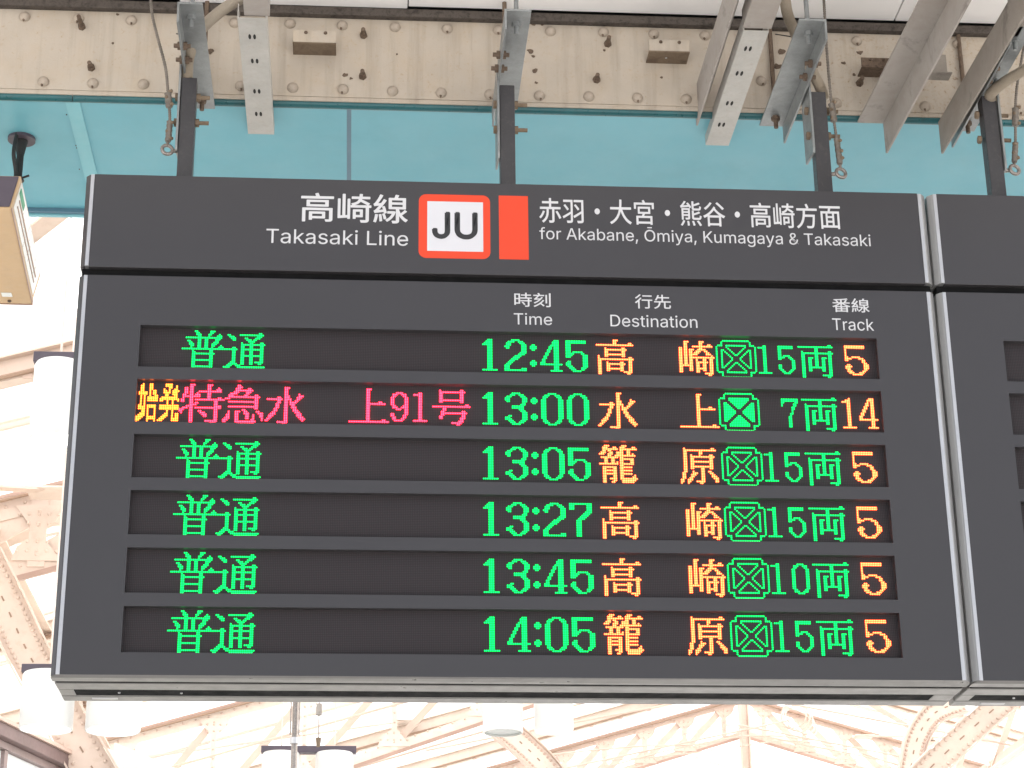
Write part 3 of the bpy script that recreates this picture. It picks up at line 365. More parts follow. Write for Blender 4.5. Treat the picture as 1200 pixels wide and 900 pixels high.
 'i': [167,[84,443,73,444,63,448,54,455,47,463,43,472,41,483,43,494,47,504,54,512,63,518,73,522,84,524,95,522,105,518,114,512,121,504,125,494,126,483,125,472,121,463,114,455,105,448,95,444,53,0,53,379,114,379,114,0],[24,26,25,24,27,26,11,13,12,10,13,11,10,14,13,9,14,10,9,15,14,8,15,9,8,16,15,7,16,8,7,17,16,6,17,7,6,18,17,5,18,6,5,19,18,4,19,5,4,20,19,3,20,4,3,21,20,2,21,3,2,22,21,1,22,2,1,23,22,0,23,1]],
 'k': [381,[110,137,110,212,121,212,284,379,360,379,184,199,177,199,53,0,53,509,114,509,114,0,294,0,148,186,191,229,372,0],[7,9,8,7,1,9,1,10,9,2,4,3,2,13,4,13,5,4,2,12,13,5,14,13,7,0,1,10,2,1,10,12,2,0,5,6,0,14,5,10,11,12,7,14,0,10,14,7,11,14,10]],
 'm': [610,[53,0,53,379,112,379,112,295,108,295,114,314,122,331,132,346,144,358,158,368,172,376,187,382,203,385,219,386,245,383,268,375,287,361,303,342,314,320,321,295,312,295,318,312,326,329,337,343,350,356,364,366,381,375,398,381,417,385,437,386,458,385,478,380,497,372,514,361,529,346,541,328,550,307,555,283,557,255,557,0,496,0,496,254,493,279,485,298,473,313,456,323,438,329,419,330,402,329,387,326,374,320,363,312,353,302,345,290,340,277,336,263,335,247,335,0,274,0,274,260,272,280,265,297,253,311,238,322,220,328,199,330,185,329,171,326,158,320,145,312,135,302,126,289,119,274,115,257,114,238,114,0],[12,14,13,28,30,29,11,14,12,27,30,28,27,31,30,11,15,14,10,15,11,26,31,27,26,32,31,0,2,1,0,4,2,4,3,2,9,15,10,25,32,26,9,16,15,25,33,32,8,16,9,24,33,25,8,17,16,24,34,33,7,17,8,23,34,24,23,35,34,6,17,7,22,47,23,47,35,23,6,65,17,65,18,17,5,66,6,66,65,6,64,18,65,22,48,47,46,35,47,5,67,66,22,49,48,21,49,22,45,35,46,45,36,35,63,18,64,5,68,67,21,50,49,44,36,45,62,18,63,5,69,68,62,19,18,21,51,50,4,69,5,43,36,44,20,51,21,4,70,69,20,52,51,61,19,62,43,37,36,20,53,52,4,71,70,42,37,43,60,20,61,20,19,61,0,72,4,72,71,4,60,53,20,60,54,53,42,38,37,59,54,60,41,38,42,59,55,54,0,73,72,59,56,55,58,56,59,0,74,73,41,39,38,40,39,41,58,57,56,0,75,74]],
 'n': [410,[114,227,114,0,53,0,53,379,112,379,112,287,102,287,116,319,132,344,152,362,175,374,200,382,227,384,252,383,275,377,295,369,313,356,328,340,341,321,350,298,355,271,357,240,357,0,296,0,296,235,293,263,286,286,273,304,256,318,235,326,210,329,192,328,176,324,161,317,147,308,136,297,126,283,119,266,115,248],[11,13,12,11,14,13,10,14,11,2,4,3,2,6,4,6,5,4,10,15,14,9,15,10,9,16,15,8,16,9,8,17,16,7,31,8,31,17,8,31,30,17,30,18,17,29,18,30,7,32,31,28,18,29,7,33,32,28,19,18,6,33,7,27,19,28,6,34,33,6,35,34,26,19,27,26,20,19,6,36,35,2,37,6,37,36,6,25,20,26,25,21,20,2,38,37,24,21,25,2,0,38,24,22,21,23,22,24,2,1,0]],
 'o': [415,[207,-8,174,-5,144,3,117,16,93,35,72,58,56,85,44,116,37,150,34,187,37,225,44,260,56,291,72,318,93,341,117,360,144,374,174,382,207,384,241,382,271,374,299,360,323,341,343,318,359,291,371,260,379,225,381,187,379,150,371,116,359,85,343,58,323,35,299,16,271,3,241,-5,207,46,231,49,252,55,270,66,285,80,298,97,307,117,314,139,318,163,319,187,318,212,314,236,307,258,298,278,285,296,270,310,252,321,231,328,207,330,184,328,163,321,145,310,130,296,118,278,108,258,102,236,98,212,96,187,98,163,102,139,108,117,118,97,130,80,145,66,163,55,184,49],[17,19,18,16,19,17,16,20,19,15,20,16,15,21,20,14,21,15,14,22,21,13,22,14,13,54,22,54,23,22,13,55,54,53,23,54,13,56,55,52,23,53,13,57,56,51,23,52,12,57,13,51,24,23,12,58,57,50,24,51,12,59,58,49,24,50,11,59,12,49,25,24,11,60,59,48,25,49,10,60,11,48,26,25,10,61,60,47,26,48,10,62,61,46,26,47,46,27,26,9,62,10,9,63,62,45,27,46,8,63,9,8,64,63,44,27,45,44,28,27,8,65,64,43,28,44,43,29,28,7,65,8,7,66,65,42,29,43,7,67,66,41,29,42,6,67,7,41,30,29,6,68,67,40,30,41,5,68,6,40,31,30,5,69,68,39,31,40,5,70,69,38,31,39,4,70,5,38,32,31,4,71,70,37,32,38,4,36,71,36,32,37,4,32,36,3,32,4,3,33,32,2,33,3,2,34,33,1,34,2,1,35,34,0,35,1]],
 'r': [259,[53,0,53,379,112,379,112,321,115,321,124,339,137,354,152,367,171,377,191,383,213,385,218,385,223,385,229,384,235,384,240,384,243,384,243,322,241,323,236,324,230,324,223,325,215,326,207,326,190,324,174,321,159,315,146,306,135,296,126,284,119,269,115,254,114,237,114,0],[9,11,10,9,12,11,9,13,12,9,14,13,9,15,14,9,16,15,9,17,16,8,17,9,0,2,1,0,3,2,7,17,8,6,17,7,5,19,6,19,18,6,18,17,6,4,23,5,23,22,5,22,21,5,21,20,5,20,19,5,4,24,23,4,25,24,0,4,3,0,31,4,31,30,4,30,29,4,29,28,4,28,27,4,27,26,4,26,25,4,0,32,31,0,33,32]],
 's': [365,[182,-8,157,-7,133,-3,112,3,93,12,76,24,62,38,50,54,41,73,36,94,94,107,101,87,111,72,124,60,141,52,160,47,181,45,206,47,227,53,244,62,258,74,265,88,268,103,266,115,262,126,254,136,243,144,229,150,212,155,149,170,118,180,92,192,72,208,58,227,50,249,47,274,49,295,55,314,65,332,79,347,95,360,115,370,137,378,161,383,187,384,212,383,234,379,254,372,271,363,286,352,299,339,309,324,318,308,324,290,268,277,262,291,254,304,243,316,228,325,210,331,187,333,166,331,147,326,131,317,119,305,111,292,109,277,110,264,115,253,124,243,136,235,152,229,172,223,229,209,261,200,287,187,306,171,320,153,328,131,331,107,329,85,323,65,312,47,298,31,281,18,260,6,236,-2,210,-7],[43,45,44,43,46,45,42,46,43,42,47,46,41,47,42,41,48,47,40,48,41,40,49,48,39,49,40,39,50,49,38,50,39,38,60,50,60,51,50,38,61,60,59,51,60,37,61,38,37,62,61,58,51,59,37,63,62,57,51,58,57,52,51,37,64,63,56,52,57,36,64,37,56,53,52,36,65,64,55,53,56,35,65,36,35,66,65,54,53,55,35,67,66,34,67,35,34,68,67,34,69,68,33,69,34,33,70,69,33,71,70,33,72,71,32,72,33,32,73,72,32,74,73,31,74,32,31,75,74,30,75,31,30,76,75,29,76,30,29,77,76,28,77,29,27,77,28,27,78,77,26,78,27,25,78,26,24,78,25,24,79,78,23,79,24,22,79,23,9,11,10,22,80,79,21,80,22,8,11,9,20,80,21,8,12,11,20,81,80,19,81,20,7,12,8,7,13,12,19,82,81,18,82,19,7,14,13,6,14,7,17,82,18,6,15,14,16,82,17,16,83,82,6,16,15,6,83,16,5,83,6,5,84,83,4,84,5,4,85,84,3,85,4,3,86,85,2,86,3,2,87,86,1,87,2,1,0,87]],
 't': [227,[204,379,204,327,6,327,6,379,65,471,126,471,126,98,127,83,130,70,136,61,144,55,156,51,170,50,175,50,180,50,185,51,191,52,197,53,202,54,213,2,207,0,200,-2,192,-3,184,-3,176,-4,168,-4,138,-1,113,7,92,21,77,41,68,64,65,93],[31,5,4,31,6,5,2,0,3,2,1,0,31,7,6,30,7,31,30,8,7,30,9,8,29,9,30,29,10,9,29,11,10,17,19,18,16,19,17,15,19,16,29,12,11,14,19,15,13,19,14,12,19,13,29,19,12,28,19,29,27,19,28,26,19,27,26,20,19,26,21,20,25,21,26,25,22,21,25,23,22,25,24,23]],
 'u': [410,[182,-5,158,-3,135,2,115,11,97,23,82,39,69,59,60,82,54,109,53,139,53,379,114,379,114,144,116,117,124,94,137,75,154,61,175,53,200,50,218,51,234,55,249,62,263,71,274,83,283,97,290,113,295,132,296,153,296,379,357,379,357,0,298,0,298,92,307,92,294,60,277,35,257,17,234,5,209,-3],[9,11,10,9,12,11,27,29,28,27,30,29,26,30,27,9,13,12,8,13,9,25,33,26,33,30,26,8,14,13,24,33,25,7,14,8,23,32,24,32,33,24,7,15,14,23,34,32,34,31,32,34,30,33,22,34,23,6,15,7,6,16,15,21,34,22,20,34,21,6,17,16,20,35,34,31,30,34,5,17,6,19,35,20,5,18,17,18,35,19,5,35,18,4,35,5,4,36,35,3,36,4,3,37,36,2,37,3,2,38,37,1,38,2,1,0,38]],
 'y': [389,[47,-139,61,-86,71,-87,83,-89,94,-90,104,-89,113,-86,122,-81,130,-74,138,-64,145,-51,151,-36,163,-1,17,379,84,379,165,155,173,132,180,109,187,87,193,64,199,42,206,21,184,21,190,42,196,64,202,87,209,110,216,132,224,155,305,379,371,379,204,-58,196,-77,187,-93,177,-107,165,-119,153,-128,139,-136,125,-141,109,-144,91,-145,82,-145,73,-144,65,-143,57,-142,52,-140],[12,14,13,12,15,14,28,30,29,28,31,30,12,16,15,27,31,28,26,31,27,12,17,16,25,21,26,21,31,26,12,18,17,24,21,25,12,19,18,23,20,24,20,21,24,12,23,19,23,20,19,12,22,23,12,21,22,12,31,21,11,31,12,10,31,11,9,31,10,9,32,31,8,32,9,7,32,8,7,33,32,6,33,7,0,2,1,5,33,6,0,3,2,4,33,5,0,4,3,0,33,4,0,34,33,0,35,34,0,36,35,0,37,36,0,38,37,45,38,0,44,38,45,44,39,38,43,39,44,42,39,43,42,40,39,41,40,42]],
 'Ō': [533,[362,636,362,587,172,587,172,636,267,-7,225,-3,186,7,150,25,119,49,92,79,70,115,53,157,44,203,40,254,44,305,53,352,70,393,92,429,119,459,150,484,186,501,225,512,267,516,309,512,348,501,384,484,415,459,442,429,464,393,480,352,490,305,493,254,490,203,480,157,464,115,442,79,415,49,384,25,348,7,309,-3,267,53,296,55,324,63,349,76,372,94,392,116,408,144,420,176,428,213,430,254,428,295,420,332,408,365,392,392,372,415,349,433,324,446,296,453,267,456,237,453,210,445,184,433,161,415,142,392,125,364,113,332,106,295,103,254,106,213,113,176,125,144,142,117,161,94,184,76,210,63,237,55],[21,23,22,20,23,21,20,24,23,19,24,20,19,25,24,18,25,19,18,26,25,17,59,18,59,58,18,58,26,18,58,57,26,57,27,26,56,27,57,17,60,59,55,27,56,17,61,60,54,27,55,17,62,61,54,28,27,16,62,17,53,28,54,16,63,62,15,63,16,53,29,28,52,29,53,15,64,63,51,29,52,15,65,64,14,65,15,51,30,29,50,30,51,14,66,65,13,66,14,50,31,30,49,31,50,13,67,66,12,67,13,12,68,67,48,31,49,48,32,31,12,69,68,47,32,48,11,69,12,47,33,32,11,70,69,46,33,47,10,70,11,46,34,33,10,71,70,45,34,46,10,72,71,44,34,45,9,72,10,44,35,34,9,73,72,43,35,44,43,36,35,8,73,9,8,74,73,42,36,43,8,75,74,41,36,42,8,40,75,40,36,41,8,36,40,8,37,36,7,37,8,6,37,7,6,38,37,5,38,6,5,39,38,5,4,39,2,0,3,2,1,0]],
 ' ': [188,[],[]],
}
# ================================================================== departure boards
def P(u, v, y=0.0): return Vector((u * D, y, ZB - v * D))
PL, PR, PT, PB, HT, HB = -31.8, 459.6, -30.8, 204.16, -96.0, -36.0
OW, OH, ROWP, DEP = 427.3, 25.7, 33.21, .018
THK = .222
def parse(s):
    o = []
    for part in s.split(';'):
        r, c = part.split(':'); rs = [int(q) for q in r.split('-')]
        for q in c.split(','):
            a = [int(k) for k in q.split('-')]
            for x in range(a[0], a[-1] + 1):
                for y in range(rs[0], rs[-1] + 1): o.append((x, y))
    return sorted(set(o))
def glyph_mesh(key):
    """each lit lamp: a bright core on a wide, dim emissive rim that paints its glow halo"""
    mb = MB(); r = PITCH * .42; idx = []
    c6 = [(math.cos(k * math.pi / 3 + .5), math.sin(k * math.pi / 3 + .5)) for k in range(6)]
    for n_, (c, rw) in enumerate(parse(G[key])):
        cx, cz = c * PITCH, -rw * PITCH; st = .00004 * (c % 2) + .00002 * (rw % 2)
        mb.add([(cx + r * a, -.0006, cz + r * b) for a, b in c6] + [(cx + r * .66 * a, -.0024, cz + r * .66 * b) for a, b in c6],
               [(k, (k + 1) % 6, 6 + (k + 1) % 6, 6 + k) for k in range(6)] + [(6, 7, 8, 9, 10, 11)]); idx += [0] * 7
        mb.add([(cx + PITCH * .7 * a, -.0003 - st, cz + PITCH * .7 * b) for a, b in c6], [(0, 1, 2, 3, 4, 5)]); idx += [1]  # flat emissive disc added as the halo around the dot, wider than its lens
    me = bpy.data.meshes.new('led_character'); me.from_pydata(mb.v, [], mb.f); me.update()
    me.polygons.foreach_set('material_index', idx); return me
GM = {}
def put_glyph(key, col, m, disp, row, u0):
    k = (key, m)
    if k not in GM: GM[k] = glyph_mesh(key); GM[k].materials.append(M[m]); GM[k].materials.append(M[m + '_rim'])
    v = row * ROWP + (OH - 23 * .99) / 2 
    p = P(u0 + .3 + .99 * col, v, DEP)
    return copy_mesh(GM[k], 'led_character', p, disp)

def letter(adv, *polys):          # a letter made of separate convex strokes
    q, t = [], []
    for p in polys:
        o = len(q) // 2
        for x, y in p: q += [x, y]
        for i in range(1, len(p) - 1): t += [o, o + i, o + i + 1]
    return [adv, q, t]
LETTERS['k'] = letter(LETTERS['k'][0], [(53, 0), (114, 0), (114, 509), (53, 509)], [(110, 137), (177, 199), (121, 212), (110, 212)],
    [(121, 212), (184, 199), (360, 379), (284, 379)], [(121, 212), (177, 199), (184, 199)], [(148, 186), (294, 0), (372, 0), (191, 229)])
LETTERS['K'] = letter(LETTERS['K'][0], [(60, 0), (125, 0), (125, 509), (60, 509)], [(104, 145), (228, 276), (212, 344), (104, 216)],
    [(212, 344), (228, 276), (231, 276), (448, 509), (364, 509)], [(188, 259), (372, 0), (449, 0), (228, 309)])
_o = [(225, 509), (273, 505), (315, 495), (353, 478), (385, 455), (412, 426), (433, 391), (449, 351), (458, 306), (462, 255), (458, 205), (449, 159), (433, 119), (411, 83), (384, 54), (351, 31), (312, 14), (268, 3), (219, 0)]
_i = [(221, 452), (258, 449), (291, 441), (320, 428), (344, 410), (364, 388), (379, 361), (390, 329), (397, 294), (399, 255), (397, 216), (390, 181), (379, 149), (363, 122), (343, 99), (318, 81), (288, 68), (254, 60), (215, 57)]
LETTERS['D'] = letter(LETTERS['D'][0], [(60, 0), (125, 0), (125, 509), (60, 509)], [(125, 452), (221, 452), (225, 509), (125, 509)], [(125, 0), (219, 0), (215, 57), (125, 57)],
    *[[_i[k], _i[k + 1], _o[k + 1], _o[k]] for k in range(18)])

def text(s, box, m, parent, bold=0.0, y=-.0006, u0=0, name='lettering'):
    if all(ch in LETTERS for ch in s):
        vs, fs, x = [], [], 0.0
        for ch in s:
            adv, q, t = LETTERS[ch]; o = len(vs)
            area = lambda a, b, c: (q[2 * b] - q[2 * a]) * (q[2 * c + 1] - q[2 * a + 1]) - (q[2 * c] - q[2 * a]) * (q[2 * b + 1] - q[2 * a + 1])
            t = [k for i in range(0, len(t), 3) if abs(area(*t[i:i + 3])) > 1 for k in t[i:i + 3]]
            for i in range(0, len(t), 3):          # strokes of a letter overlap: stagger the triangles by a hair
                n_ = len(vs); vs += [(x + q[2 * k] / 1000, q[2 * k + 1] / 1000, (i // 3) % 13) for k in t[i:i + 3]]
                fs.append((n_, n_ + 1, n_ + 2))
            x += adv / 1000
    else:
        cu = bpy.data.curves.new('txt', 'FONT'); cu.body = s; cu.size = 1; cu.resolution_u = 6
        o = bpy.data.objects.new('txt', cu); COL.objects.link(o)
        dg = bpy.context.evaluated_depsgraph_get(); b0 = bpy.data.meshes.new_from_object(o.evaluated_get(dg))
        bpy.data.objects.remove(o); bpy.data.curves.remove(cu)
        vs = [(v.co.x, v.co.y, 0) for v in b0.vertices]; fs = [tuple(p.vertices) for p in b0.polygons]
    mb = MB()                       # heavier strokes: the same shape again, a hair to each side
    for i, (dx, dy) in enumerate(((-1, 0), (1, 0), (0, 1), (0, -1), (-.7, -.7), (.7, .7)) if bold else ((0, 0),)):
        mb.add([(vx + dx * bold, vy + dy * bold, i + vz) for vx, vy, vz in vs], fs)
    xs = [v[0] for v in mb.v]; ys = [v[1] for v in mb.v]
    x0, x1, y0, y1 = min(xs), max(xs), min(ys), max(ys)
    ua, va, ub, vb = box; a = P(ua + u0, va, y); b = P(ub + u0, vb, y)
    sx = (b.x - a.x) / (x1 - x0); sy = (a.z - b.z) / (y1 - y0)
    me = bpy.data.meshes.new(name)
    me.from_pydata([(a.x + (v[0] - x0) * sx, y - v[2] * .000015, b.z + (v[1] - y0) * sy) for v in mb.v], [], mb.f)
    me.materials.append(M[m])
    q = bpy.data.objects.new(name, me); COL.objects.link(q)
    attach(q, parent)
    return q

def board(u0, label):
    T = thing('departure_board', P(u0 + 214, 204, THK / 2), label, 'departure board', 'departure boards hung side by side')
    X = lambda u: (u0 + u) * D
    Z = lambda v: ZB - v * D
    # header face
    MB().box(X(PL), X(PR), 0, .035, Z(HB), Z(HT)).build('header_panel', 'board_paint', T, bevel=.001)
    # main face with six openings
    mb = MB()
    def quad(ua, ub, va, vb, y=0.0):
        mb.add([(X(ua), y, Z(va)), (X(ub), y, Z(va)), (X(ub), y, Z(vb)), (X(ua), y, Z(vb))], [(3, 2, 1, 0)])
    quad(PL, 0, PT, PB); quad(OW, PR, PT, PB)
    edges = [PT]
    for k in range(6): edges += [k * ROWP, k * ROWP + OH]
    edges.append(PB)
    for i in range(0, 14, 2): quad(0, OW, edges[i], edges[i + 1])
    for k in range(6):
        a, b = k * ROWP, k * ROWP + OH
        A = [(X(0), 0, Z(a)), (X(OW), 0, Z(a)), (X(OW), 0, Z(b)), (X(0), 0, Z(b))]
        B = [(x, DEP + .0015, z) for x, _, z in A]
        mb.add(A + B, [(0, 1, 5, 4), (1, 2, 6, 5), (2, 3, 7, 6), (3, 0, 4, 7)])
    o = mb.build('main_panel', 'board_paint', T)
    # LED modules
    disp = []
    for k in range(6):
        a, b = k * ROWP - .4, k * ROWP + OH + .4
        ox, oz = (u0 + .3) * D, ZB - (k * ROWP + (OH - 23 * .99) / 2) * D     # origin on dot (0,0), so the lens grid lines up
        m2 = MB().box((u0 - .4) * D - ox, (u0 + OW + .4) * D - ox, 0.0004, .012, Z(b) - oz, Z(a) - oz)
        me = m2.mesh('led_display'); me.materials.append(M['led_face'])
        q = copy_mesh(me, 'led_display', (ox, DEP, oz), T); disp.append(q)
    # extruded frame: bright lip then chamfer, left and right, header and main apart
    for (va, vb) in ((HT + .4, HB - .6), (PT + .2, PB)):
        for s_, e in ((-1, PL), (1, PR)):
            MB().box(min(X(e), X(e + s_ * 2.1)), max(X(e), X(e + s_ * 2.1)), -.0012, .03, Z(vb), Z(va)).build('edge_lip', 'aluminium', T, bevel=.0006)
            poly = [(X(e + s_ * 2.15), .001, Z(vb)), (X(e + s_ * 2.9), .0025, Z(vb)), (X(e + s_ * 5.1), .013, Z(vb)), (X(e + s_ * 5.1), .05, Z(vb)), (X(e + s_ * 2.15), .05, Z(vb))]
            MB().prism(poly, (0, 0, (vb - va) * D)).build('edge_chamfer', 'edge_silver' if s_ > 0 or u0 > 0 else 'trim_dark', T)  # same silver profile; the shade on the outer left is put into its colour
    # shadow gap between header and main
    MB().box(X(PL - 4), X(PR + 4), .016, .05, Z(PT) - .001, Z(HB) + .001).build('gap_strip', 'board_dark', T)
    # underside: front lip, groove, middle rail, slot, rear rail
    y = [.0, .045, .055, .098, .150, THK]
    zb = Z(PB)
    poly = lambda ya, yb, z0, z1: None
    MB().add([(X(PL - 2.1), 0, zb), (X(PR + 2.1), 0, zb), (X(PR + 5.1), .013, zb - .004), (X(PR + 5.1), .045, zb - .004), (X(PL - 5.1), .045, zb - .004), (X(PL - 5.1), .013, zb - .004),
              (X(PL - 2.1), 0, zb + .01), (X(PR + 2.1), 0, zb + .01), (X(PR + 5.0), .045, zb + .01), (X(PL - 5.0), .045, zb + .01)],
             [(0, 1, 2, 3, 4, 5), (3, 8, 9, 4)]).build('bottom_lip', 'trim_grey', T)
    MB().box(X(PL - 3.4), X(PR + 3.4), .045, .0598, zb - .0035, zb + .03).build('bottom_groove', 'board_dark', T)  # nearly flush strip; the groove's shade is put into its black colour
    MB().box(X(PL - 4.5), X(PR + 4.5), .060, .117, zb - .005, zb + .02).build('middle_rail', 'trim_grey', T, bevel=.002)
    MB().box(X(PL - 3), X(PR + 3), .1175, .1745, zb - .0035, zb + .03).build('bottom_slot', 'board_dark', T)  # almost level with the rails; black colour stands in for shade inside the slot
    MB().box(X(PL - 4.5), X(PL + 4), .1178, .1742, zb - .005, zb + .0055).build('slot_end_cap', 'trim_grey', T, bevel=.003)
    MB().box(X(PR - 8), X(PR + 4.5), .1178, .1742, zb - .005, zb + .0055).build('slot_end_cap', 'trim_grey', T, bevel=.003)
    MB().box(X(PL - 4.5), X(PR + 4.5), .175, THK, zb - .006, zb + .02).build('rear_rail', 'trim_grey', T, bevel=.003)
    MB().box(X(PL + 12), X(PL + 26), .186, .198, zb - .0075, zb - .0055).build('maker_plate', 'aluminium', T)
    for uu in (28, 62):
        for vv in (0,): MB().cyl((X(PL + uu), .145, zb - .003), (X(PL + uu), .145, zb - .006), .003, n=10).build('screw', 'aluminium', T)
    MB().box(X(PL - 3), X(PR + 3), .0505, THK - .002, zb + .031, Z(HT) - .002).build('housing', 'trim_dark', T, bevel=.004)
    return T, disp

T1, disp = board(0, 'large dark grey board full of lit green, red and orange train times')
T2, disp2 = board(503.1, 'dark grey board cut off at the right edge, its display rows unlit')
o_, g_, a_, r_ = 'led_orange', 'led_green', 'led_amber', 'led_red'
def row(k, items):
    for key, c, m in items: put_glyph(key, c, m, disp[k], k, 0)
FT = [('futsuu_a', 24, g_), ('futsuu_b', 48, g_)]
def tm(s): 
    x = [196 + 2, 211, 226, 232, 247]; out_ = []
    for ch, c in zip(s, x):
        c2 = c + (0 if ch != '1' or c == 198 else 2)
        out_.append(('colon' if ch == ':' else 'b' + ch, c2, g_))
    return out_
def cars(n):
    if n == 7: return [('s7', 373, g_), ('ryou', 384, g_)]
    return [('s1', 361, g_), ('s' + str(n % 10), 373, g_), ('ryou', 384, g_)]
TAKA = [('taka', 264, o_), ('saki', 312, o_)]; KAGO = [('kago', 264, o_), ('hara', 312, o_)]
row(0, FT + tm('12:45') + TAKA + [('mark', 336, g_)] + cars(15) + [('t5', 413, o_)])
row(1, [('shi', 0, a_), ('hatsu', 12, a_), ('toku', 24, r_), ('kyuu', 48, r_), ('mizu', 72, r_), ('ue', 120, r_), ('s9', 145, r_), ('s1', 158, r_), ('gou', 168, r_)]
    + tm('13:00') + [('mizu', 264, o_), ('ue', 312, o_), ('markf', 336, g_)] + cars(7) + [('t1', 409, o_), ('t4', 419, o_)])
row(2, FT + tm('13:05') + KAGO + [('mark', 336, g_)] + cars(15) + [('t5', 413, o_)])
row(3, FT + tm('13:27') + TAKA + [('mark', 336, g_)] + cars(15) + [('t5', 413, o_)])
row(4, FT + tm('13:45') + TAKA + [('mark', 336, g_)] + cars(10) + [('t5', 413, o_)])
row(5, FT + tm('14:05') + KAGO + [('mark', 336, g_)] + cars(15) + [('t5', 413, o_)])
# printed header
wht = 'letter_white'
text('高崎線', (89.2, -86.9, 152.2, -67.9), wht, T1, .010)
text('Takasaki Line', (69.6, -62.9, 152.4, -53.4), wht, T1, .0)
text('赤羽・大宮・熊谷・高崎方面', (230.0, -87.2, 411.4, -70.6), wht, T1, .007)
text('for Akabane, Ōmiya, Kumagaya & Takasaki', (229.9, -69.2, 428.6, -57.6), wht, T1, .0)
text('時刻', (214.5, -24.9, 235.8, -15.9), wht, T1, .006)
text('Time', (214.1, -11.9, 236.4, -4.5), wht, T1)
text('行先', (285.3, -25.3, 306.5, -16.2), wht, T1, .006)
text('Destination', (270.5, -12.1, 321.6, -4.4), wht, T1)
text('番線', (402.4, -25.4, 424.6, -16.4), wht, T1, .006)
text('Track', (401.6, -12.3, 426.3, -4.7), wht, T1)
# line emblem and colour block
def rrect(ua, va, ub, vb, rad, y0, y1, name, m, parent):
    pts = []
    for cx, cy, a0 in ((ub - rad, va + rad, -90), (ub - rad, vb - rad, 0), (ua + rad, vb - rad, 90), (ua + rad, va + rad, 180)):
        for k in range(7):
            a = math.radians(a0 + k * 15); pts.append(P(cx + rad * math.cos(a), cy + rad * math.sin(a), y1))
    return MB().prism(pts, (0, y0 - y1, 0)).build(name, m, parent)
E_ = rrect(158.6, -87.7, 200.8, -46.0, 4.5, -.0006, .002, 'line_emblem', 'emblem_red', T1)
rrect(163.6, -83.0, 196.6, -50.6, .3, -.0012, .001, 'emblem_field', 'emblem_white', E_)
text('JU', (166.4, -76.2, 193.4, -58.3), 'letter_black', E_, .02, y=-.0016, name='emblem_lettering')
rrect(206.0, -87.9, 223.4, -46.2, .2, -.0006, .002, 'colour_block', 'emblem_red', T1)

# ================================================================== canopy: riveted girder, ceiling, soffit
ZG0, ZG1, YG = 4.236, 4.492, .300
gt = thing('steel_girder', (.9, YG, ZG0), 'cream riveted steel girder with flaking rusty paint running above the boards', 'girder')
MB().box(-3, 5, YG, YG + .012, ZG0, ZG1).build('girder_web', 'girder_paint', gt)
MB().box(-3, 5, YG - .022, YG - .001, ZG1 - .024, ZG1).build('top_flange', 'rust_strip', gt, bevel=.002)
MB().box(-3, 5, YG + .002, YG + .03, ZG0 - .012, ZG0 - .0005).build('bottom_flange', 'girder_paint', gt)
# rivets (picture positions, one every ~61 px, two rows)
rv = MB().dome((0, 0, 0), (0, -1, 0), .0148, .013, 18, 5).mesh('rivet', True); rv.materials.append(M['rivet_paint'])
drip = MB().cyl((0, -.004, -.006), (0, -.009, -.0165), .0052, .0012, 7).mesh('rust_drip'); drip.materials.append(M['rust'])
top = [(29, 18), (92, 20), (154, 22), (275, 25), (340, 26), (401, 28), (463, 30), (524, 32), (584, 33.5), (645, 35), (707, 36), (766, 38), (826, 40), (888, 41.5), (1004, 46), (1063, 48), (1122, 50)]
bot = [(51, 94), (109, 96), (168, 97), (225, 98), (282, 99), (343, 101), (402, 103), (460, 105), (517, 107), (574, 109), (632, 110.5), (690, 111.5), (747, 113), (804, 114.5), (892, 93), (980, 119), (1084, 123), (1140, 125), (1194, 127)]
for x, y in top + bot:
    p = at(x, y + 2, YG)
    rr = copy_mesh(rv, 'rivet', (p.x, YG, p.z), gt)
    if (int(x) * 7) % 5 > 1: copy_mesh(drip, 'rust_drip', (p.x + random.uniform(-.003, .003), YG, p.z - .001), rr)
# rust drips: bolt stubs left in the web
for x, y, L, up in ((96, 32, .05, 14), (107, 80, .026, 8), (426, 42, .03, 4), (425, 90, .028, 6), (712, 52, .034, 10), (699, 94, .026, 8), (1007, 98, .03, 8), (893, 33, .02, 4)):
    a = at(x, y, YG)
    s = MB().cyl((a.x, YG - .0002, a.z), (a.x, YG - .012, a.z), .0105, .009, 6)
    s.cyl((a.x, YG - .010, a.z), (a.x - .001, YG - .010 - L, a.z - .004), .0062, .0055, 10)
    s.build('bolt_stub', 'rust', gt)
# flaked patches: real thin scabs of rust standing proud
for x, y, s_ in ((33, 1, 0),):
    pass
def scab(x, y, r, m='rust'):
    c = at(x, y, YG); n = 9; pts = []
    for k in range(n):
        a = 2 * math.pi * k / n; rr = r * random.uniform(.45, 1.15); pts.append((c.x + rr * math.cos(a), YG, c.z + rr * .8 * math.sin(a)))
    MB().prism(pts, (0, -.0022, 0)).build('rust_scab', m, gt)
for x, y, r in ((622, 60, .011), (625, 66, .006), (627, 83, .009), (628, 97, .005), (708, 59, .004), (405, 88, .008), (411, 92, .006), (626, 27, .01), (635, 29, .006), (916, 60, .013), (912, 78, .012), (923, 86, .006), (989, 74, .008), (1001, 88, .006), (1008, 62, .01), (132, 51, .004), (138, 17, .004), (1080, 60, .008), (465, 64, .003), (775, 91, .004), (246, 60, .011), (1168, 66, .01), (1176, 90, .008)):
    scab(x, y, r)
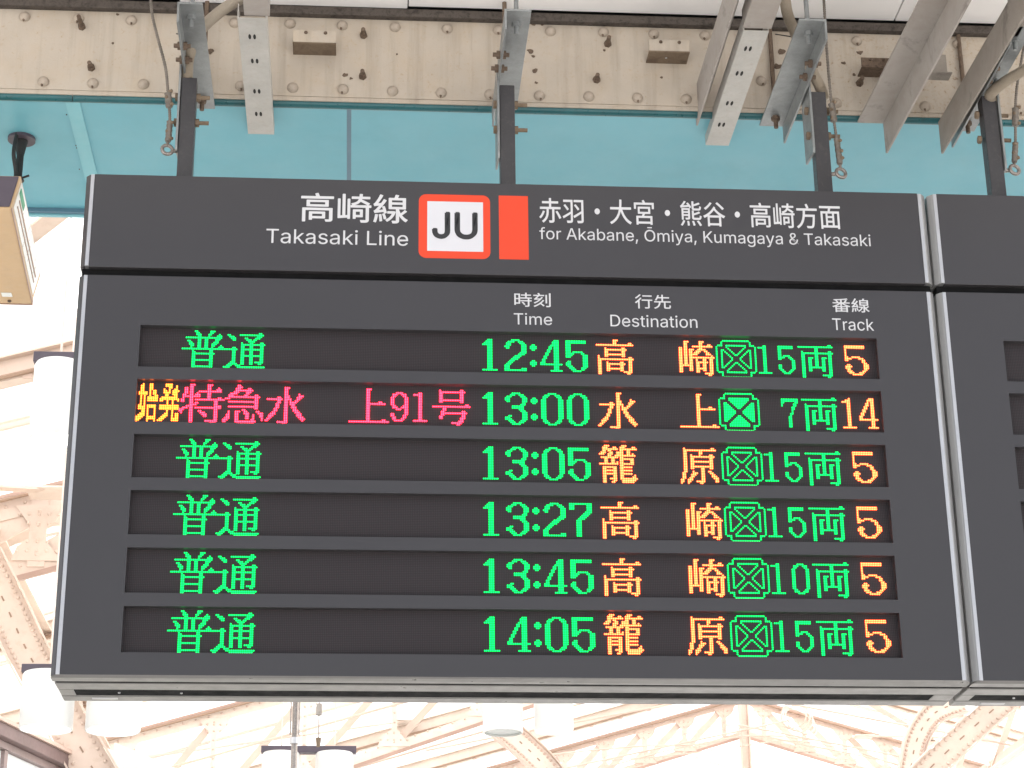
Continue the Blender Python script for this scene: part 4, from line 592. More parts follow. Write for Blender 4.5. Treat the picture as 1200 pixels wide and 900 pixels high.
# old fixing plates: a recessed-looking channel stub, lit top half and brown lower lip
def fix_plate(x0, x1, y0, ym, y1, mats=('girder_paint', 'rust_brown'), dep=.058):
    """old angle stub: horizontal leg out from the web, vertical leg up at its front edge"""
    a, b = at(x0, y1, YG), at(x1, y1, YG); f0, f1 = at(x0, ym, YG - dep), at(x0, y0, YG - dep)
    z = a.z
    MB().box(a.x, b.x, YG - dep, YG + .001, z, z + .004).build('stub_leg', mats[1], gt, bevel=.001)
    MB().box(a.x, b.x, YG - dep, YG - dep + .004, z + .0042, z + .004 + (f1.z - f0.z)).build('stub_front', mats[0], gt, bevel=.001)
    for q in (.3, .75):
        MB().cyl((a.x + (b.x - a.x) * q, YG - dep - .0005, z + (f1.z - f0.z) * .9), (a.x + (b.x - a.x) * q, YG - dep - .005, z + (f1.z - f0.z) * .85), .005, .003, 8).build('rust_scab', 'rust', gt)
fix_plate(343.5, 394, 33, 47, 64); fix_plate(757, 804.5, 44, 57, 74)
fix_plate(1005, 1040, 60, 70, 90, ('rust', 'rust'), .05)
MB().cyl(Vector((at(780.5, 66, YG - .03).x, YG - .03, at(757, 74, YG).z)), Vector((at(780.5, 66, YG - .03).x, YG - .03, at(757, 74, YG).z - .001)), .003, n=8).build('hole', 'aluminium', gt)
MB().box(at(553, 60, YG).x, at(553, 60, YG).x + .0012, YG - .0009, YG, ZG0 + .003, ZG1 - .03).build('weld_seam', 'girder_paint', gt)

# ceiling panels in front of / above the girder
cl = bpy.data.objects.new('ceiling', None); COL.objects.link(cl); cl.location = (1, -1, 4.53); tag(cl, kind='structure')
xs = [-3.0, -1.25, at(210, 5, .28).x, at(478, 14, .28).x, at(855, 24, .28).x + .05, at(1048, 30, .28).x, 3.4, 5.0]
for i in range(len(xs) - 1):
    dz = .004 if i in (2,) else .0
    MB().box(xs[i] + .0015, xs[i + 1] - .0015, -1.3, YG - .024 + (.0 if i != 2 else .004), 4.497 - dz, 4.512).build('ceiling_panel', 'white_panel', cl, bevel=.002)
MB().box(-3.2, 5.2, -1.4, .99, 4.56, 4.66).build('canopy_roof', 'roof_dark', cl)
MB().box(-3.2, 5.2, .93, .95, 4.24, 4.56).build('canopy_fascia', 'wall_cream', cl)

# teal soffit with its mouldings
ZS = 4.222
sf = thing('canopy_soffit', (.9, .6, ZS), 'teal painted soffit boards behind the girder with darker teal edge mouldings', 'soffit')
YS1 = .948
sA0, sA1 = at_z(78, 116, ZS), at_z(101, 206, ZS); sB0, sB1 = at_z(91, 116, ZS), at_z(113, 206, ZS)
def lin(a, b, y): t = (y - a.y) / (b.y - a.y); return a.x + (b.x - a.x) * t
def spanel(xa0, xb0, xa1, xb1, z, m, name='soffit_panel', y0=.33, y1=YS1):
    MB().prism([(xa0, y0, z), (xb0, y0, z), (xb1, y1, z), (xa1, y1, z)], (0, 0, .01)).build(name, m, sf)
y0 = .333
MX = at_z(409, 160, ZS).x
spanel(-3, lin(sA0, sA1, y0), -3, lin(sA0, sA1, YS1), ZS, 'teal_paint', y0=y0)
spanel(lin(sA0, sA1, y0) - .004, lin(sB0, sB1, y0) + .004, lin(sA0, sA1, YS1) - .004, lin(sB0, sB1, YS1) + .004, ZS - .004, 'teal_light', 'cover_strip', y0=y0)
spanel(lin(sB0, sB1, y0), MX - .006, lin(sB0, sB1, YS1), MX - .006, ZS, 'teal_paint', y0=y0)
spanel(MX - .0075, MX + .0075, MX - .0075, MX + .0075, ZS + .002, 'blue_trim', 'joint_strip', y0=y0)
spanel(MX + .006, 3.1, MX + .006, 3.1, ZS, 'teal_paint', y0=y0)
spanel(3.105, 5, 3.105, 5, ZS, 'teal_paint', y0=y0)
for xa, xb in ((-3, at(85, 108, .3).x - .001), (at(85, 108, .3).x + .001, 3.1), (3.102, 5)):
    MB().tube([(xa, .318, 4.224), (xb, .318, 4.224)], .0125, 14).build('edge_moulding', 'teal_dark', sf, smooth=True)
MB().box(-3, 5, YS1 + .001, YS1 + .014, ZS - .012, ZS + .03).build('rear_trim', 'blue_trim', sf, bevel=.002)
MB().box(-3, 5, YS1 + .014, YS1 + .028, ZS - .016, ZS + .03).build('rear_trim', 'teal_light', sf)
for (x, y) in ((78, 134), (89, 170), (90, 173), (93, 198), (80, 120)):
    p = at_z(x, y, ZS); MB().cyl((p.x, p.y, ZS), (p.x, p.y, ZS - .002), .0016, n=6).build('screw', 'rust', sf)

# ================================================================== hangers
ZA = 4.205
def hexb(mb, c, d, r=.0095, h=.008):
    c = Vector(c); d = Vector(d).normalized(); mb.cyl(c, c + d * h, r, n=6)
def hanger(xl, xr, web_side, yn, yf, px, pface, label, plate_side, ptop, plate_z, webdrop=.05):
    """L angle along Y: horizontal flange xl..xr under z=ZA, vertical flange on web_side; post at px (left edge)"""
    T = thing('hanger_post', (px + .0185, .09, 3.86), label, 'hanger post', 'steel hangers that carry the departure boards')
    W = .037
    MB().box(px, px + W, .062, .062 + W, 3.80, ptop).build('post_tube', 'post_paint', T, bevel=.0015)
    MB().box(px + .003, px + W - .003, .065, .062 + W - .003, ptop - .02, ptop + .0006).build('post_mouth', 'hole_dark', T)
    MB().box(xl, xr, yn, yf, ZA, ZA + .005).build('angle_flange', 'galvanised', T, bevel=.0006)
    wx = xl if web_side < 0 else xr - .005
    MB().box(wx, wx + .005, yn, yf, ZA - webdrop, ZA - .0003).build('angle_web', 'galvanised', T, bevel=.0006)
    # side plate
    sx = px - .0062 if plate_side < 0 else px + W + .0012
    ya, yb = .055, .145
    MB().prism([(sx, ya, ZA - .004), (sx, yb, ZA - .004), (sx, yb, plate_z), (sx, ya + .004, plate_z - .012), (sx, ya, plate_z)], (.005, 0, 0)).build('side_plate', 'galvanised', T)
    # bolts through post
    for z in (ptop - .045, ptop - .115):
        mb = MB(); c = (px - .0065, .081, z)
        hexb(mb, c, (-1, 0, 0), .0105, .008); mb.cyl((px, .081, z), (px + W + .032, .081, z), .0052, n=12); hexb(mb, (px + W, .081, z), (1, 0, 0), .0105, .009)
        mb.build('through_bolt', 'rust_brown', T)
    for yy in (yn + .055, yf - .05):
        mb = MB(); x = (xl + xr) / 2
        hexb(mb, (x, yy, ZA), (0, 0, -1), .0115, .010); mb.cyl((x, yy, ZA + .29), (x, yy, ZA - .032), .0058, n=12)
        mb.build('hanging_rod', 'rust' if yy > 0 else 'galvanised', T)
    for yy in (-.03, .035):
        mb = MB(); hexb(mb, (wx + .005, yy, ZA - .028), (1, 0, 0), .0105, .009); hexb(mb, (wx, yy, ZA - .028), (-1, 0, 0), .0105, .009)
        mb.cyl((wx - .018, yy, ZA - .028), (wx + .022, yy, ZA - .028), .0055, n=10); mb.build('web_bolt', 'rust', T)
    return T
pxs = []
for (xa, ya, ) in ((207, 200), (586.5, 208), (958.5, 219), (1162, 222)): pxs.append(at(xa, ya, .062).x)
H1 = hanger(at_z(212, 5, ZA).x - .008, .119, -1, -.174, .325, pxs[0], .062, 'leftmost dark hanger post, a wire on its left and pale conduit in its top', -1, 4.144, 3.955)
H2 = hanger(.829, .893, -1, -.186, .29, pxs[1], .062, 'dark hanger post above the orange colour block, without conduit or wire', -1, 4.147, 3.955)
H3 = hanger(1.536, 1.602, 1, -.182, .34, pxs[2], .062, 'dark hanger post just left of the board gap, wire ring on its right side', -1, 4.152, 3.99)
H4 = hanger(2.045, 2.11, -1, -.182, .34, pxs[3], .062, 'rightmost dark hanger post, over the unlit board, behind an angle iron', 1, 4.153, 3.955)

# conduits
def smooth_pts(ctrl, n=40):
    P_ = [Vector(p) for p in ctrl]; P_ = [P_[0] * 2 - P_[1]] + P_ + [P_[-1] * 2 - P_[-2]]; out_ = []
    for i in range(1, len(P_) - 2):
        for k in range(n):
            t = k / n; a, b, c, d = P_[i - 1:i + 3]
            out_.append(.5 * ((2 * b) + (c - a) * t + (2 * a - 5 * b + 4 * c - d) * t * t + (3 * b - a - 3 * c + d) * t * t * t))
    out_.append(P_[-2]); return out_
def conduit(ctrl, label, tie=None, r=.0135):
    pts = smooth_pts(ctrl, 46)
    T = thing('flexible_conduit', pts[0], label, 'conduit', 'beige corrugated conduits feeding the posts')
    MB().tube(pts, r, 14, .06).build('conduit_hose', 'conduit', T, smooth=True)
    if tie:
        i = tie; d = (pts[i + 1] - pts[i - 1]).normalized()
        mb = MB(); mb.torus(pts[i], d, r + .0015, .0016, 24, 6); mb.cyl(pts[i] + Vector((-.05, .02, .02)) * (1 if ctrl[0][0] < ctrl[-1][0] + 9 else 1), pts[i], .0015, n=6)
        mb.dome(pts[i] + Vector((r, -.002, -.004)), (1, -.3, -.3), .004, .005, 8, 3); mb.build('cable_tie', 'black_rubber', T)
    return T
c1 = [at(219, 104, .081), at(219.5, 88, .074), at(222, 64, .05), at(233, 38, .0), at(255, 16, -.06), at(285, -4, -.12), at(330, -30, -.2)]
conduit(c1, 'beige conduit curving up to the right from the leftmost post', 128)
c3 = [at(966, 118, .081), at(961, 102, .072), at(950, 80, .04), at(937, 50, .0), at(928, 30, -.02), at(922, 13, -.03), at(919, -10, -.03)]
conduit(c3, 'straight beige conduit dropping steeply into the post left of the board gap', 150)
c4 = [at(1166, 122, .081), at(1160, 112, .06), at(1172, 100, .03), at(1190, 88, .0), at(1215, 74, -.03), at(1260, 50, -.08)]
conduit(c4, 'beige conduit running out of the picture from the rightmost post')

# safety wires with clamps and eye bolts
def wire(ring, attach_x, pts, label, cover=(.3, .8)):
    rc = at(ring[0], ring[1], .07)
    T = thing('safety_wire', rc, label, 'safety wire', 'steel safety wires with eye bolts')
    mb = MB(); mb.torus(rc, (.25, -1, .1), .0125, .0045, 30, 10); mb.build('eye_ring', 'chrome_dirty', T, smooth=True)
    q = Vector((attach_x, .078, rc.z)); MB().cyl(rc + (q - rc).normalized() * .012, q, .0052, n=10).build('eye_shank', 'chrome_dirty', T)
    pp = smooth_pts([rc + Vector((0, 0, .010))] + [at(x, y, Y) for x, y, Y in pts], 24)
    MB().tube(pp, .0036, 8, .12).build('wire_rope', 'wire_rope', T)
    L = len(pp)
    # shrink sleeve/turnbuckle body and wire grips
    ts = [.12, .2] if len(pts) < 3 else [.1]
    i0, i1 = 4, int(24 * 1.0)
    MB().tube(pp[i0:i1:2], .0075, 10, .08).build('sleeve', 'wire_rope', T, smooth=True)
    j0, j1 = i1 + 12, i1 + 28
    MB().tube(pp[j0:j1:2], .0085, 10, .08).build('turnbuckle', 'wire_rope', T, smooth=True)
    for i in (7, 13, 20, j0 + 2, j0 + 9, j0 + 15):
        if i < L - 1:
            c = pp[i]; mb = MB(); hexb(mb, c + Vector((.002, -.002, 0)), (random.choice((-1, 1, .6)), random.uniform(-.9, -.1), random.uniform(-.4, .4)), .0045, .010); mb.build('wire_grip', 'rust_brown', T)
    return T
wire((196, 175.5), pxs[0], [(199, 140, .068), (197, 112, .06), (194, 80, .05), (185, 45, .03), (178, 15, .01), (176, -15, 0)], 'safety wire with eye ring on the left side of the leftmost post')
wire((985.5, 203), pxs[2] + .037, [(980, 160, .068), (975, 125, .06), (971, 85, .05), (968, 45, .03), (966, 10, .01), (965, -10, 0)], 'safety wire right of the hanger post nearest the board gap')
wire((1189, 199), pxs[3] + .037, [(1190, 165, .068), (1190, 130, .06), (1192, 100, .05), (1199, 60, .03), (1206, 20, .01), (1210, -10, 0)], 'rusty safety wire with eye ring right of the rightmost post, at the picture edge')

# perforated struts
def strut(x0, x1, yn, yf, label, side_x=None, wide=0):
    T = thing('perforated_strut', ((x0 + x1) / 2, (yn + yf) / 2, ZA - .02), label, 'strut', 'perforated steel struts under the canopy')
    z = ZA - .012
    MB().box(x0, x1, yn, yf, z, z + .0025).build('strut_base', 'galvanised_light', T, bevel=.0006)
    MB().box(x0, x0 + .0025, yn, yf, z + .0026, z + .04).build('strut_wall', 'galvanised_light', T)
    MB().box(x1 - .0025, x1, yn, yf, z + .0026, z + .04).build('strut_wall', 'galvanised_light', T)
    return T, z
def slots(T, z, pts, tilt=0):
    for (x, y) in pts:
        p = at_z(x, y, z)
        for s in (-1, 1):
            mb = MB(); c = Vector((p.x + s * .0058, p.y, z - .0004)); n = 12
            ring = [(c.x + .0034 * math.cos(k * 2 * math.pi / n) * 1.0, c.y + .0115 * math.sin(k * 2 * math.pi / n), c.z) for k in range(n)]
            mb.prism(ring, (0, 0, .002)); mb.build('slot', 'hole_dark', T)
T, z = strut(.199, .267, -.137, .431, 'pale perforated strut just right of the leftmost hanger post')
slots(T, z, [(295.5, 43), (298.5, 71.5), (301, 107), (303, 133.5)])
MB().box(.215, .275, -.6, -.139, ZA - .006, ZA + .04).build('strut_splice', 'angle_steel', T, bevel=.001)
T, z = strut(1.407, 1.469, -.146, .43, 'pale perforated strut slanting down, left of the conduit near the board gap')
slots(T, z, [(876.5, 57), (866.5, 86), (855, 121), (845.5, 146)])
MB().box(1.405, 1.475, -.6, -.148, ZA - .006, ZA + .045).build('strut_splice', 'angle_steel', T, bevel=.001)
MB().box(1.368, 1.373, -.6, .34, ZA - .004, ZA + .1).build('back_web', 'angle_steel', T, bevel=.001)
MB().box(1.3735, 1.40, -.6, .34, ZA + .07, ZA + .075).build('back_flange', 'angle_steel', T, bevel=.001)

# big bare angle irons at the right
def big_angle(x0, x1, web, ya, yb, label, drop=.088, dx=.012, th=.006, m='angle_steel'):
    T = thing('angle_iron', ((x0 + x1) / 2, (ya + yb) / 2, ZA), label, 'angle iron', 'weathered angle irons under the canopy')
    sh = Vector((dx, 0, 0)) * (yb - ya) / .6
    def slab(xa, xb, z0, z1, name):
        a = [(xa, yb, z0), (xb, yb, z0), (xb, yb, z1), (xa, yb, z1)]
        MB().prism(a, (sh.x, ya - yb, 0)).build(name, m, T, bevel=.0012)
    slab(x0, x1, ZA, ZA + th, 'angle_flange')
    wx = x0 if web < 0 else x1 - th
    slab(wx, wx + th, ZA - drop, ZA - .0003, 'angle_web')
    return T
big_angle(1.79, 1.864, 1, -.95, .31, 'wide weathered angle iron slanting down right of the board gap, leftmost of the pair')
big_angle(2.004, 2.075, -1, -.95, .305, 'weathered angle iron in front of the rightmost post, nearest the right edge', m='weathered_steel')
cb = thing('cross_channel', (1.93, .2, 4.25), 'short grey steel channel joining the two weathered angle irons', 'channel')
a = at(1096, 60, .2); b = at(1146, 98, .2)
MB().box(1.862, 2.006, .19, .196, b.z + .004, b.z + .078).build('channel_web', 'weathered_steel', cb, bevel=.001)
MB().box(1.862, 2.006, .15, .1895, b.z, b.z + .0035).build('channel_flange', 'weathered_steel', cb, bevel=.001)

# ================================================================== hanging light box, far left
fx = at_z(25.5, 162, ZS)
bx = thing('light_box', (-.44, .39, 3.80), 'beige light box with pale side panel hung from a black rod', 'light box')
x1, x0, ya, yb, z0, z1 = -.335, -.55, .11, .67, 3.80, 3.889
sk = -.028; fl_ = .018   # the box is turned a little
def tw(x, y, z): return (x + sk * (y - ya) / (yb - ya) + (fl_ * (z - z0) / (z1 - z0) if x > x0 + .05 else 0), y, z)
mb = MB(); pts = [tw(x, y, z) for x in (x0, x1) for y in (ya, yb) for z in (z0, z1)]
mb.add(pts, [(0, 1, 3, 2), (4, 6, 7, 5), (0, 4, 5, 1), (2, 3, 7, 6), (0, 2, 6, 4), (1, 5, 7, 3)]); mb.build('box_body', 'beige_box', bx, bevel=.003)
mb = MB(); pts = [(x + (fl_ * (z - z0) / (z1 - z0) if x > x0 + .05 else 0), y, z) for x in (x0 + .01, x1 - .004) for y in (ya - .006, ya - .001) for z in (z0 + .004, z1 - .004)]
mb.add(pts, [(0, 1, 3, 2), (4, 6, 7, 5), (0, 4, 5, 1), (2, 3, 7, 6), (0, 2, 6, 4), (1, 5, 7, 3)]); mb.build('front_cover', 'lamp_bracket', bx, bevel=.002)
MB().cyl((-.395, ya - .006, 3.85), (-.395, ya - .010, 3.85), .018, n=20).build('round_cap', 'black_rubber', bx)
def side(ya_, yb_, za, zb, off, name, m):
    A = [tw(x1 + off, ya_, za), tw(x1 + off, yb_, za), tw(x1 + off, yb_, zb), tw(x1 + off, ya_, zb)]
    return MB().prism(A, (.0015, 0, 0)).build(name, m, bx)
side(ya + .02, yb - .03, z0 + .014, z1 - .008, .0002, 'side_panel', 'white_sheet')
side(ya + .05, yb - .07, z0 + .045, z0 + .049, .0018, 'panel_line', 'box_edge')
side(ya + .05, yb - .07, z0 + .030, z0 + .033, .0018, 'panel_line', 'box_edge')
side(ya + .03, ya + .12, z0 + .056, z0 + .07, .0018, 'green_print', 'sign_green')
side(ya, yb, z0 - .001, z0 + .0035, .0004, 'edge_strip', 'box_edge')
pb = at_z(8, 345, z0)
MB().box(pb.x - .013, pb.x + .013, pb.y - .012, pb.y + .012, z0 - .0015, z0 - .0002).build('rating_plate', 'white_sheet', bx)
pb = at_z(11, 352, z0); MB().cyl((pb.x, pb.y, z0), (pb.x, pb.y, z0 - .004), .005, n=10).build('screw', 'rust', bx)
MB().box(x0 + sk - .001, x1 + sk + .002, yb + .0002, yb + .005, z0 - .001, z1).build('rear_edge', 'box_edge', bx)
MB().cyl((fx.x, fx.y, ZS), (fx.x, fx.y, ZS - .008), .036, n=36).build('ceiling_flange', 'lamp_bracket', bx, smooth=True)
MB().cyl((fx.x, fx.y, ZS - .0085), (fx.x, fx.y, ZS - .05), .017, .010, n=20).build('flange_neck', 'black_rubber', bx, smooth=True)
MB().cyl((fx.x, fx.y, ZS - .05), (fx.x, fx.y, z1), .0095, n=14).build('hanging_rod', 'black_rubber', bx, smooth=True)
cpt = smooth_pts([(fx.x - .008, fx.y - .03, ZS - .001), (fx.x - .012, fx.y - .03, ZS - .06), (fx.x - .004, fx.y - .016, ZS - .12), (fx.x - .01, fx.y - .02, ZS - .2), (fx.x + .002, fx.y - .02, z1 + .002)], 10)
MB().tube(cpt, .0055, 8).build('power_cable', 'black_rubber', bx, smooth=True)
mb = MB(); mb.torus((fx.x, fx.y, ZS - .125), (0, 0, 1), .013, .003, 20, 6); mb.cyl((fx.x + .005, fx.y - .01, ZS - .125), (fx.x + .03, fx.y - .015, ZS - .118), .003, n=8); mb.build('cable_clip', 'black_rubber', bx)
for x in (-.45, -.40): MB().cyl((x, ya + .03, z1), (x, ya + .03, z1 + .02), .004, n=8).build('top_bolt', 'chrome_dirty', bx)
# ================================================================== station hall roof
RXr, RZr, SL = 7.02, 9.705, .283       # ridge x, ridge z, slope
def zr(x): return RZr - SL * abs(x - RXr)
XL, XR = -7.0, 21.0
roof = thing('hall_roof', (RXr, 20, RZr), 'bright white translucent roof sheets over the station hall', 'roof')
ys = [1.4 + 2.05 * k for k in range(24)]
for k in range(len(ys) - 1):
    for sx, x_end in ((-1, XL), (1, XR)):
        nseg = 2
        for j in range(nseg):
            xa = RXr + (x_end - RXr) * j / nseg; xb = RXr + (x_end - RXr) * (j + 1) / nseg
            A = [(xa + .01 * sx, ys[k] + .01, zr(xa) + .16), (xb, ys[k] + .01, zr(xb) + .16), (xb, ys[k + 1] - .01, zr(xb) + .16), (xa + .01 * sx, ys[k + 1] - .01, zr(xa) + .16)]
            MB().add(A, [(0, 1, 2, 3)]).build('roof_sheet', 'roof_sheet', roof)
# glazing bars along the slope
def ibeam(mb, a, b, w, h, t=.012):
    a, b = Vector(a), Vector(b); up = Vector((0, 0, 1))
    d = (b - a).normalized(); side = d.cross(up).normalized(); u = side.cross(d).normalized()
    mb.beam(a, b, t, h - 2 * t - .002, u); mb.beam(a + u * (h / 2 - t / 2), b + u * (h / 2 - t / 2), w, t, u); mb.beam(a - u * (h / 2 - t / 2), b - u * (h / 2 - t / 2), w, t, u)
def rafter(Y, h, w, m, off, label):
    T = thing('roof_rafter', (RXr, Y, zr(RXr) - off), label, 'rafter', 'solid rafters of the hall roof')
    for xe in (XL, XR):
        mb = MB(); ibeam(mb, (RXr, Y, zr(RXr) - off), (xe, Y, zr(xe) - off), w, h, .015); mb.build('rafter_beam', m, T)
    for xe in (XL, XR):      # reddish conduit and clips run along the lower flange
        MB().tube([(RXr, Y - w / 2 - .02, zr(RXr) - off - h / 2 + .02), (xe, Y - w / 2 - .02, zr(xe) - off - h / 2 + .02)], .016, 6).build('conduit_run', 'slot_tone', T)
    # clips along lower flange
    c = MB()
    for k in range(60):
        x = XL + .3 + k * .45
        if x > XR: break
        p = Vector((x, Y - w / 2 - .01, zr(x) - off - h / 2)); c.box(p.x - .03, p.x + .03, p.y, p.y + .02, p.z - .02, p.z + .03)
    tag(c.build('flange_clip', 'truss_paint', T), kind='stuff')
ORD = ['nearest', 'second nearest', 'third nearest', 'fourth nearest', 'fifth nearest', 'sixth nearest', 'seventh nearest', 'third farthest', 'second farthest', 'farthest']
BARS = (7.0, 10.4, 13.6, 16.6, 19.6, 22.6, 25.7, 28.6, 32, 35)
def bar(Y, off=.05):
    T = thing('glazing_bar', (RXr, Y, zr(RXr)), '%s of the thin cream glazing bars along the white roof slope' % ORD[BARS.index(Y)], 'glazing bar', 'glazing bars under the roof sheets')
    for xe in (XL, XR):
        MB().beam((RXr, Y, zr(RXr) + off), (xe, Y, zr(xe) + off), .05, .07).build('bar', 'truss_cream', T)
        MB().beam((RXr, Y + .16, zr(RXr) + off), (xe, Y + .16, zr(xe) + off), .05, .05).build('bar', 'truss_cream', T)
def riv_row(mb, a, b, step, ny=-1, r=.018, off=.0):
    a, b = Vector(a), Vector(b); n = int((b - a).length / step)
    for i in range(n + 1):
        p = a.lerp(b, i / max(1, n)); mb.dome((p.x, p.y, p.z), (0, -1, 0), r, .014, 6, 2)
def truss(Y, depth0, depth1, label, bay=1.0, ch=.15, xl=XL, xr=XR):
    """pitched riveted lattice truss in the plane y=Y"""
    cm, pm, k_ = ('truss_near', 'truss_near', 2.0) if Y < 14 else ('truss_far', 'truss_paint', 1.2) if Y > 29 else ('truss_cream', 'truss_paint', 1.0)
    T = thing('roof_truss', (RXr, Y, zr(RXr)), label, 'truss', 'riveted lattice trusses of the hall roof')
    off = .02
    for xe in (xl, xr): MB().tube([(RXr, Y - .1, zr(RXr) - .03), (xe, Y - .1, zr(xe) - .03)], .014, 6).build('conduit_run', 'slot_tone', T)
    def zb(x):
        t = min(1, abs(x - RXr) / 12.0)
        return zr(x) - depth0 - (depth1 - depth0) * t
    for s_, xe in ((-1, xl), (1, xr)):
        mb = MB(); A = (RXr, Y, zr(RXr) - ch / 2); B = (xe, Y, zr(xe) - ch / 2)
        mb.beam(A, B, .02, ch); mb.build('top_chord', cm, T)
        MB().beam((RXr, Y - .0, zr(RXr) + .012), (xe, Y, zr(xe) + .012), .16, .03).build('top_plate', 'truss_edge', T)
        mb = MB(); n = 10
        for i in range(n):
            xa = RXr + (xe - RXr) * i / n; xb_ = RXr + (xe - RXr) * (i + 1) / n
            mb.beam((xa, Y, zb(xa) + ch * .4), (xb_, Y, zb(xb_) + ch * .4), .02, ch * .8); 
        mb.build('bottom_chord', cm, T)
        mb = MB().tube([(RXr + (xe - RXr) * i / n, Y, zb(RXr + (xe - RXr) * i / n) - .02) for i in range(n + 1)], .03, 4); mb.build('bottom_plate', 'truss_edge', T)
        nb = int(abs(xe - RXr) / bay)
        rm = MB()
        for i in range(nb):
            x = RXr + s_ * bay * (i + .5); x2 = x + s_ * bay
            tp, bt = zr(x) - ch, zb(x) + ch * .8
            MB().beam((x, Y - .012, bt - .1), (x, Y - .012, tp + .1), .07 * k_, .018, (0, 1, 0)).build('vertical', cm, T)
            MB().beam((x, Y + .014, tp + .02), (x2, Y + .014, zb(x2) + ch * .8 - .02), .02, .09 * k_).build('diagonal', pm, T)
            for (gx, gz, sg) in ((x, zr(x) - ch, -1), (x2, zb(x2) + ch * .8, 1)):
                g = [(gx - .2, Y - .022, gz + .05), (gx + .2, Y - .022, gz + .05), (gx + .14, Y - .022, gz - .08), (gx + .05, Y - .022, gz - .15), (gx - .05, Y - .022, gz - .15)]
                if sg > 0: g = [(gx - .2, Y - .026, gz - .05), (gx + .2, Y - .026, gz - .05), (gx + .05, Y - .026, gz + .15), (gx - .05, Y - .026, gz + .15), (gx - .16, Y - .026, gz + .07)]
                MB().prism(g, (0, .009, 0)).build('gusset_plate', cm, T)
                for q in range(5): rm.dome((gx - .16 + .08 * q, Y - .022, gz + sg * .03), (0, -1, 0), .016, .012, 6, 2)
                for q in range(3): rm.dome((gx - .08 + .08 * q, Y - .022, gz + sg * .11), (0, -1, 0), .016, .012, 6, 2)
            riv_row(rm, (x, Y - .021, bt), (x, Y - .021, tp), .11, r=.014)
        riv_row(rm, (RXr, Y - .011, zr(RXr) - ch * .35), (xe, Y - .011, zr(xe) - ch * .35), .16, r=.016)
        riv_row(rm, (RXr, Y - .011, zb(RXr) + ch * .4), (xe, Y - .011, zb(xe) + ch * .4), .16, r=.016)
        tag(rm.build('rivets', pm, T), kind='stuff')
    return T
rafter(8.9, .19, .13, 'truss_near', .25, 'cream solid rafter crossing behind the left edge of the lit board, nearest of the rafters')
truss(12.0, .62, .70, 'cream riveted truss with big gussets showing left of the lit board', 1.216, .17)
truss(21.0, .72, 1.5, 'cream riveted truss between the nearest and the farthest trusses', 1.1, .14)
truss(30.0, .64, .86, 'farthest cream lattice truss, arched below its peak under the right half of the lit board', 0.68, .10)
for Y in (15.2, 18.1, 24.2, 27.1): rafter(Y, .2, .13, 'truss_cream', .22, 'cream solid rafter of the hall roof at %s' % {15.2: 'the left, just beyond the nearest truss', 18.1: 'mid depth before the middle truss', 24.2: 'mid depth just past the middle truss', 27.1: 'the far end before the last truss'}[Y])
for Y in BARS: bar(Y)
# braces crossing the bays in the roof plane
BR0 = at(15, 254, 7.4); BR0 = (BR0.x, 7.4); BR1 = at(140, 306, 6.6); BR1 = (BR1.x, 6.6)
br = [(BR0, BR1), ((-4.5, 9.2), (-2.0, 11.7)), ((-6, 15), (-2, 12.4)), ((-3.2, 21.3), (1.2, 24)), ((-2.5, 18.2), (1.5, 20.8)), ((1.0, 21.3), (5, 26.8)), ((6, 24), (10, 29)), ((9, 29.8), (13.5, 24.4)), ((-1, 15.4), (2.2, 17.9)), ((3.2, 15.4), (1.2, 20.8))]
BL = ['flat brace crossing behind the light box, nearest of the roof braces', 'flat roof brace showing between the light box and the nearest truss', 'flat roof brace just beyond the nearest truss on the left', 'flat roof brace right of the slim pole, past the middle truss', 'flat roof brace left of the slim pole, before the middle truss',
      'long flat roof brace past the middle truss, left of the peak', 'long flat roof brace crossing below the roof peak', 'flat roof brace right of the roof peak, reaching the farthest truss', 'flat roof brace above the paired lamps near the pole', 'flat roof brace left of the lamp with the grey lens']
for i, (a, b) in enumerate(br):
    z = lambda p: zr(p[0]) - .12
    T = thing('roof_brace', (a[0], a[1], z(a)), BL[i], 'brace', 'flat diagonal braces in the roof plane')
    MB().beam((a[0], a[1], z(a)), (b[0], b[1], z(b)), .13, .02).build('brace_bar', 'truss_near', T)
    for p in (a, b): MB().box(p[0] - .16, p[0] + .16, p[1] - .16, p[1] + .16, z(p) - .024, z(p) - .0105).build('end_plate', 'truss_cream', T)

# thin pipes slung between trusses
for i, (pa, pb, Y) in enumerate((((560, 868), (760, 830), 24), ((640, 905), (860, 858), 26), ((980, 835), (1180, 872), 23), ((930, 862), (1150, 905), 27), ((180, 905), (420, 838), 18), ((0, 640), (95, 618), 13.2), ((0, 735), (80, 712), 15.6), ((400, 905), (620, 842), 21.8))):
    a, b = at(*pa, Y), at(*pb, Y); d = (b - a)
    tag(MB().tube([a - d * .3, b + d * .3], .016, 6).build('sprinkler_pipe', 'truss_paint'), ['thin pipe left of the far peak, upper of two', 'thin pipe left of the far peak, lower of two', 'thin pipe right of the far peak, upper of two', 'thin pipe right of the far peak, lower of two', 'thin pipe rising toward the slim pole', 'thin pipe beyond the nearest truss, upper of two at the left', 'thin pipe beyond the nearest truss, lower of two at the left', 'thin pipe left of the lamp with the grey lens'][i], 'pipe', 'thin pipes under the hall roof')

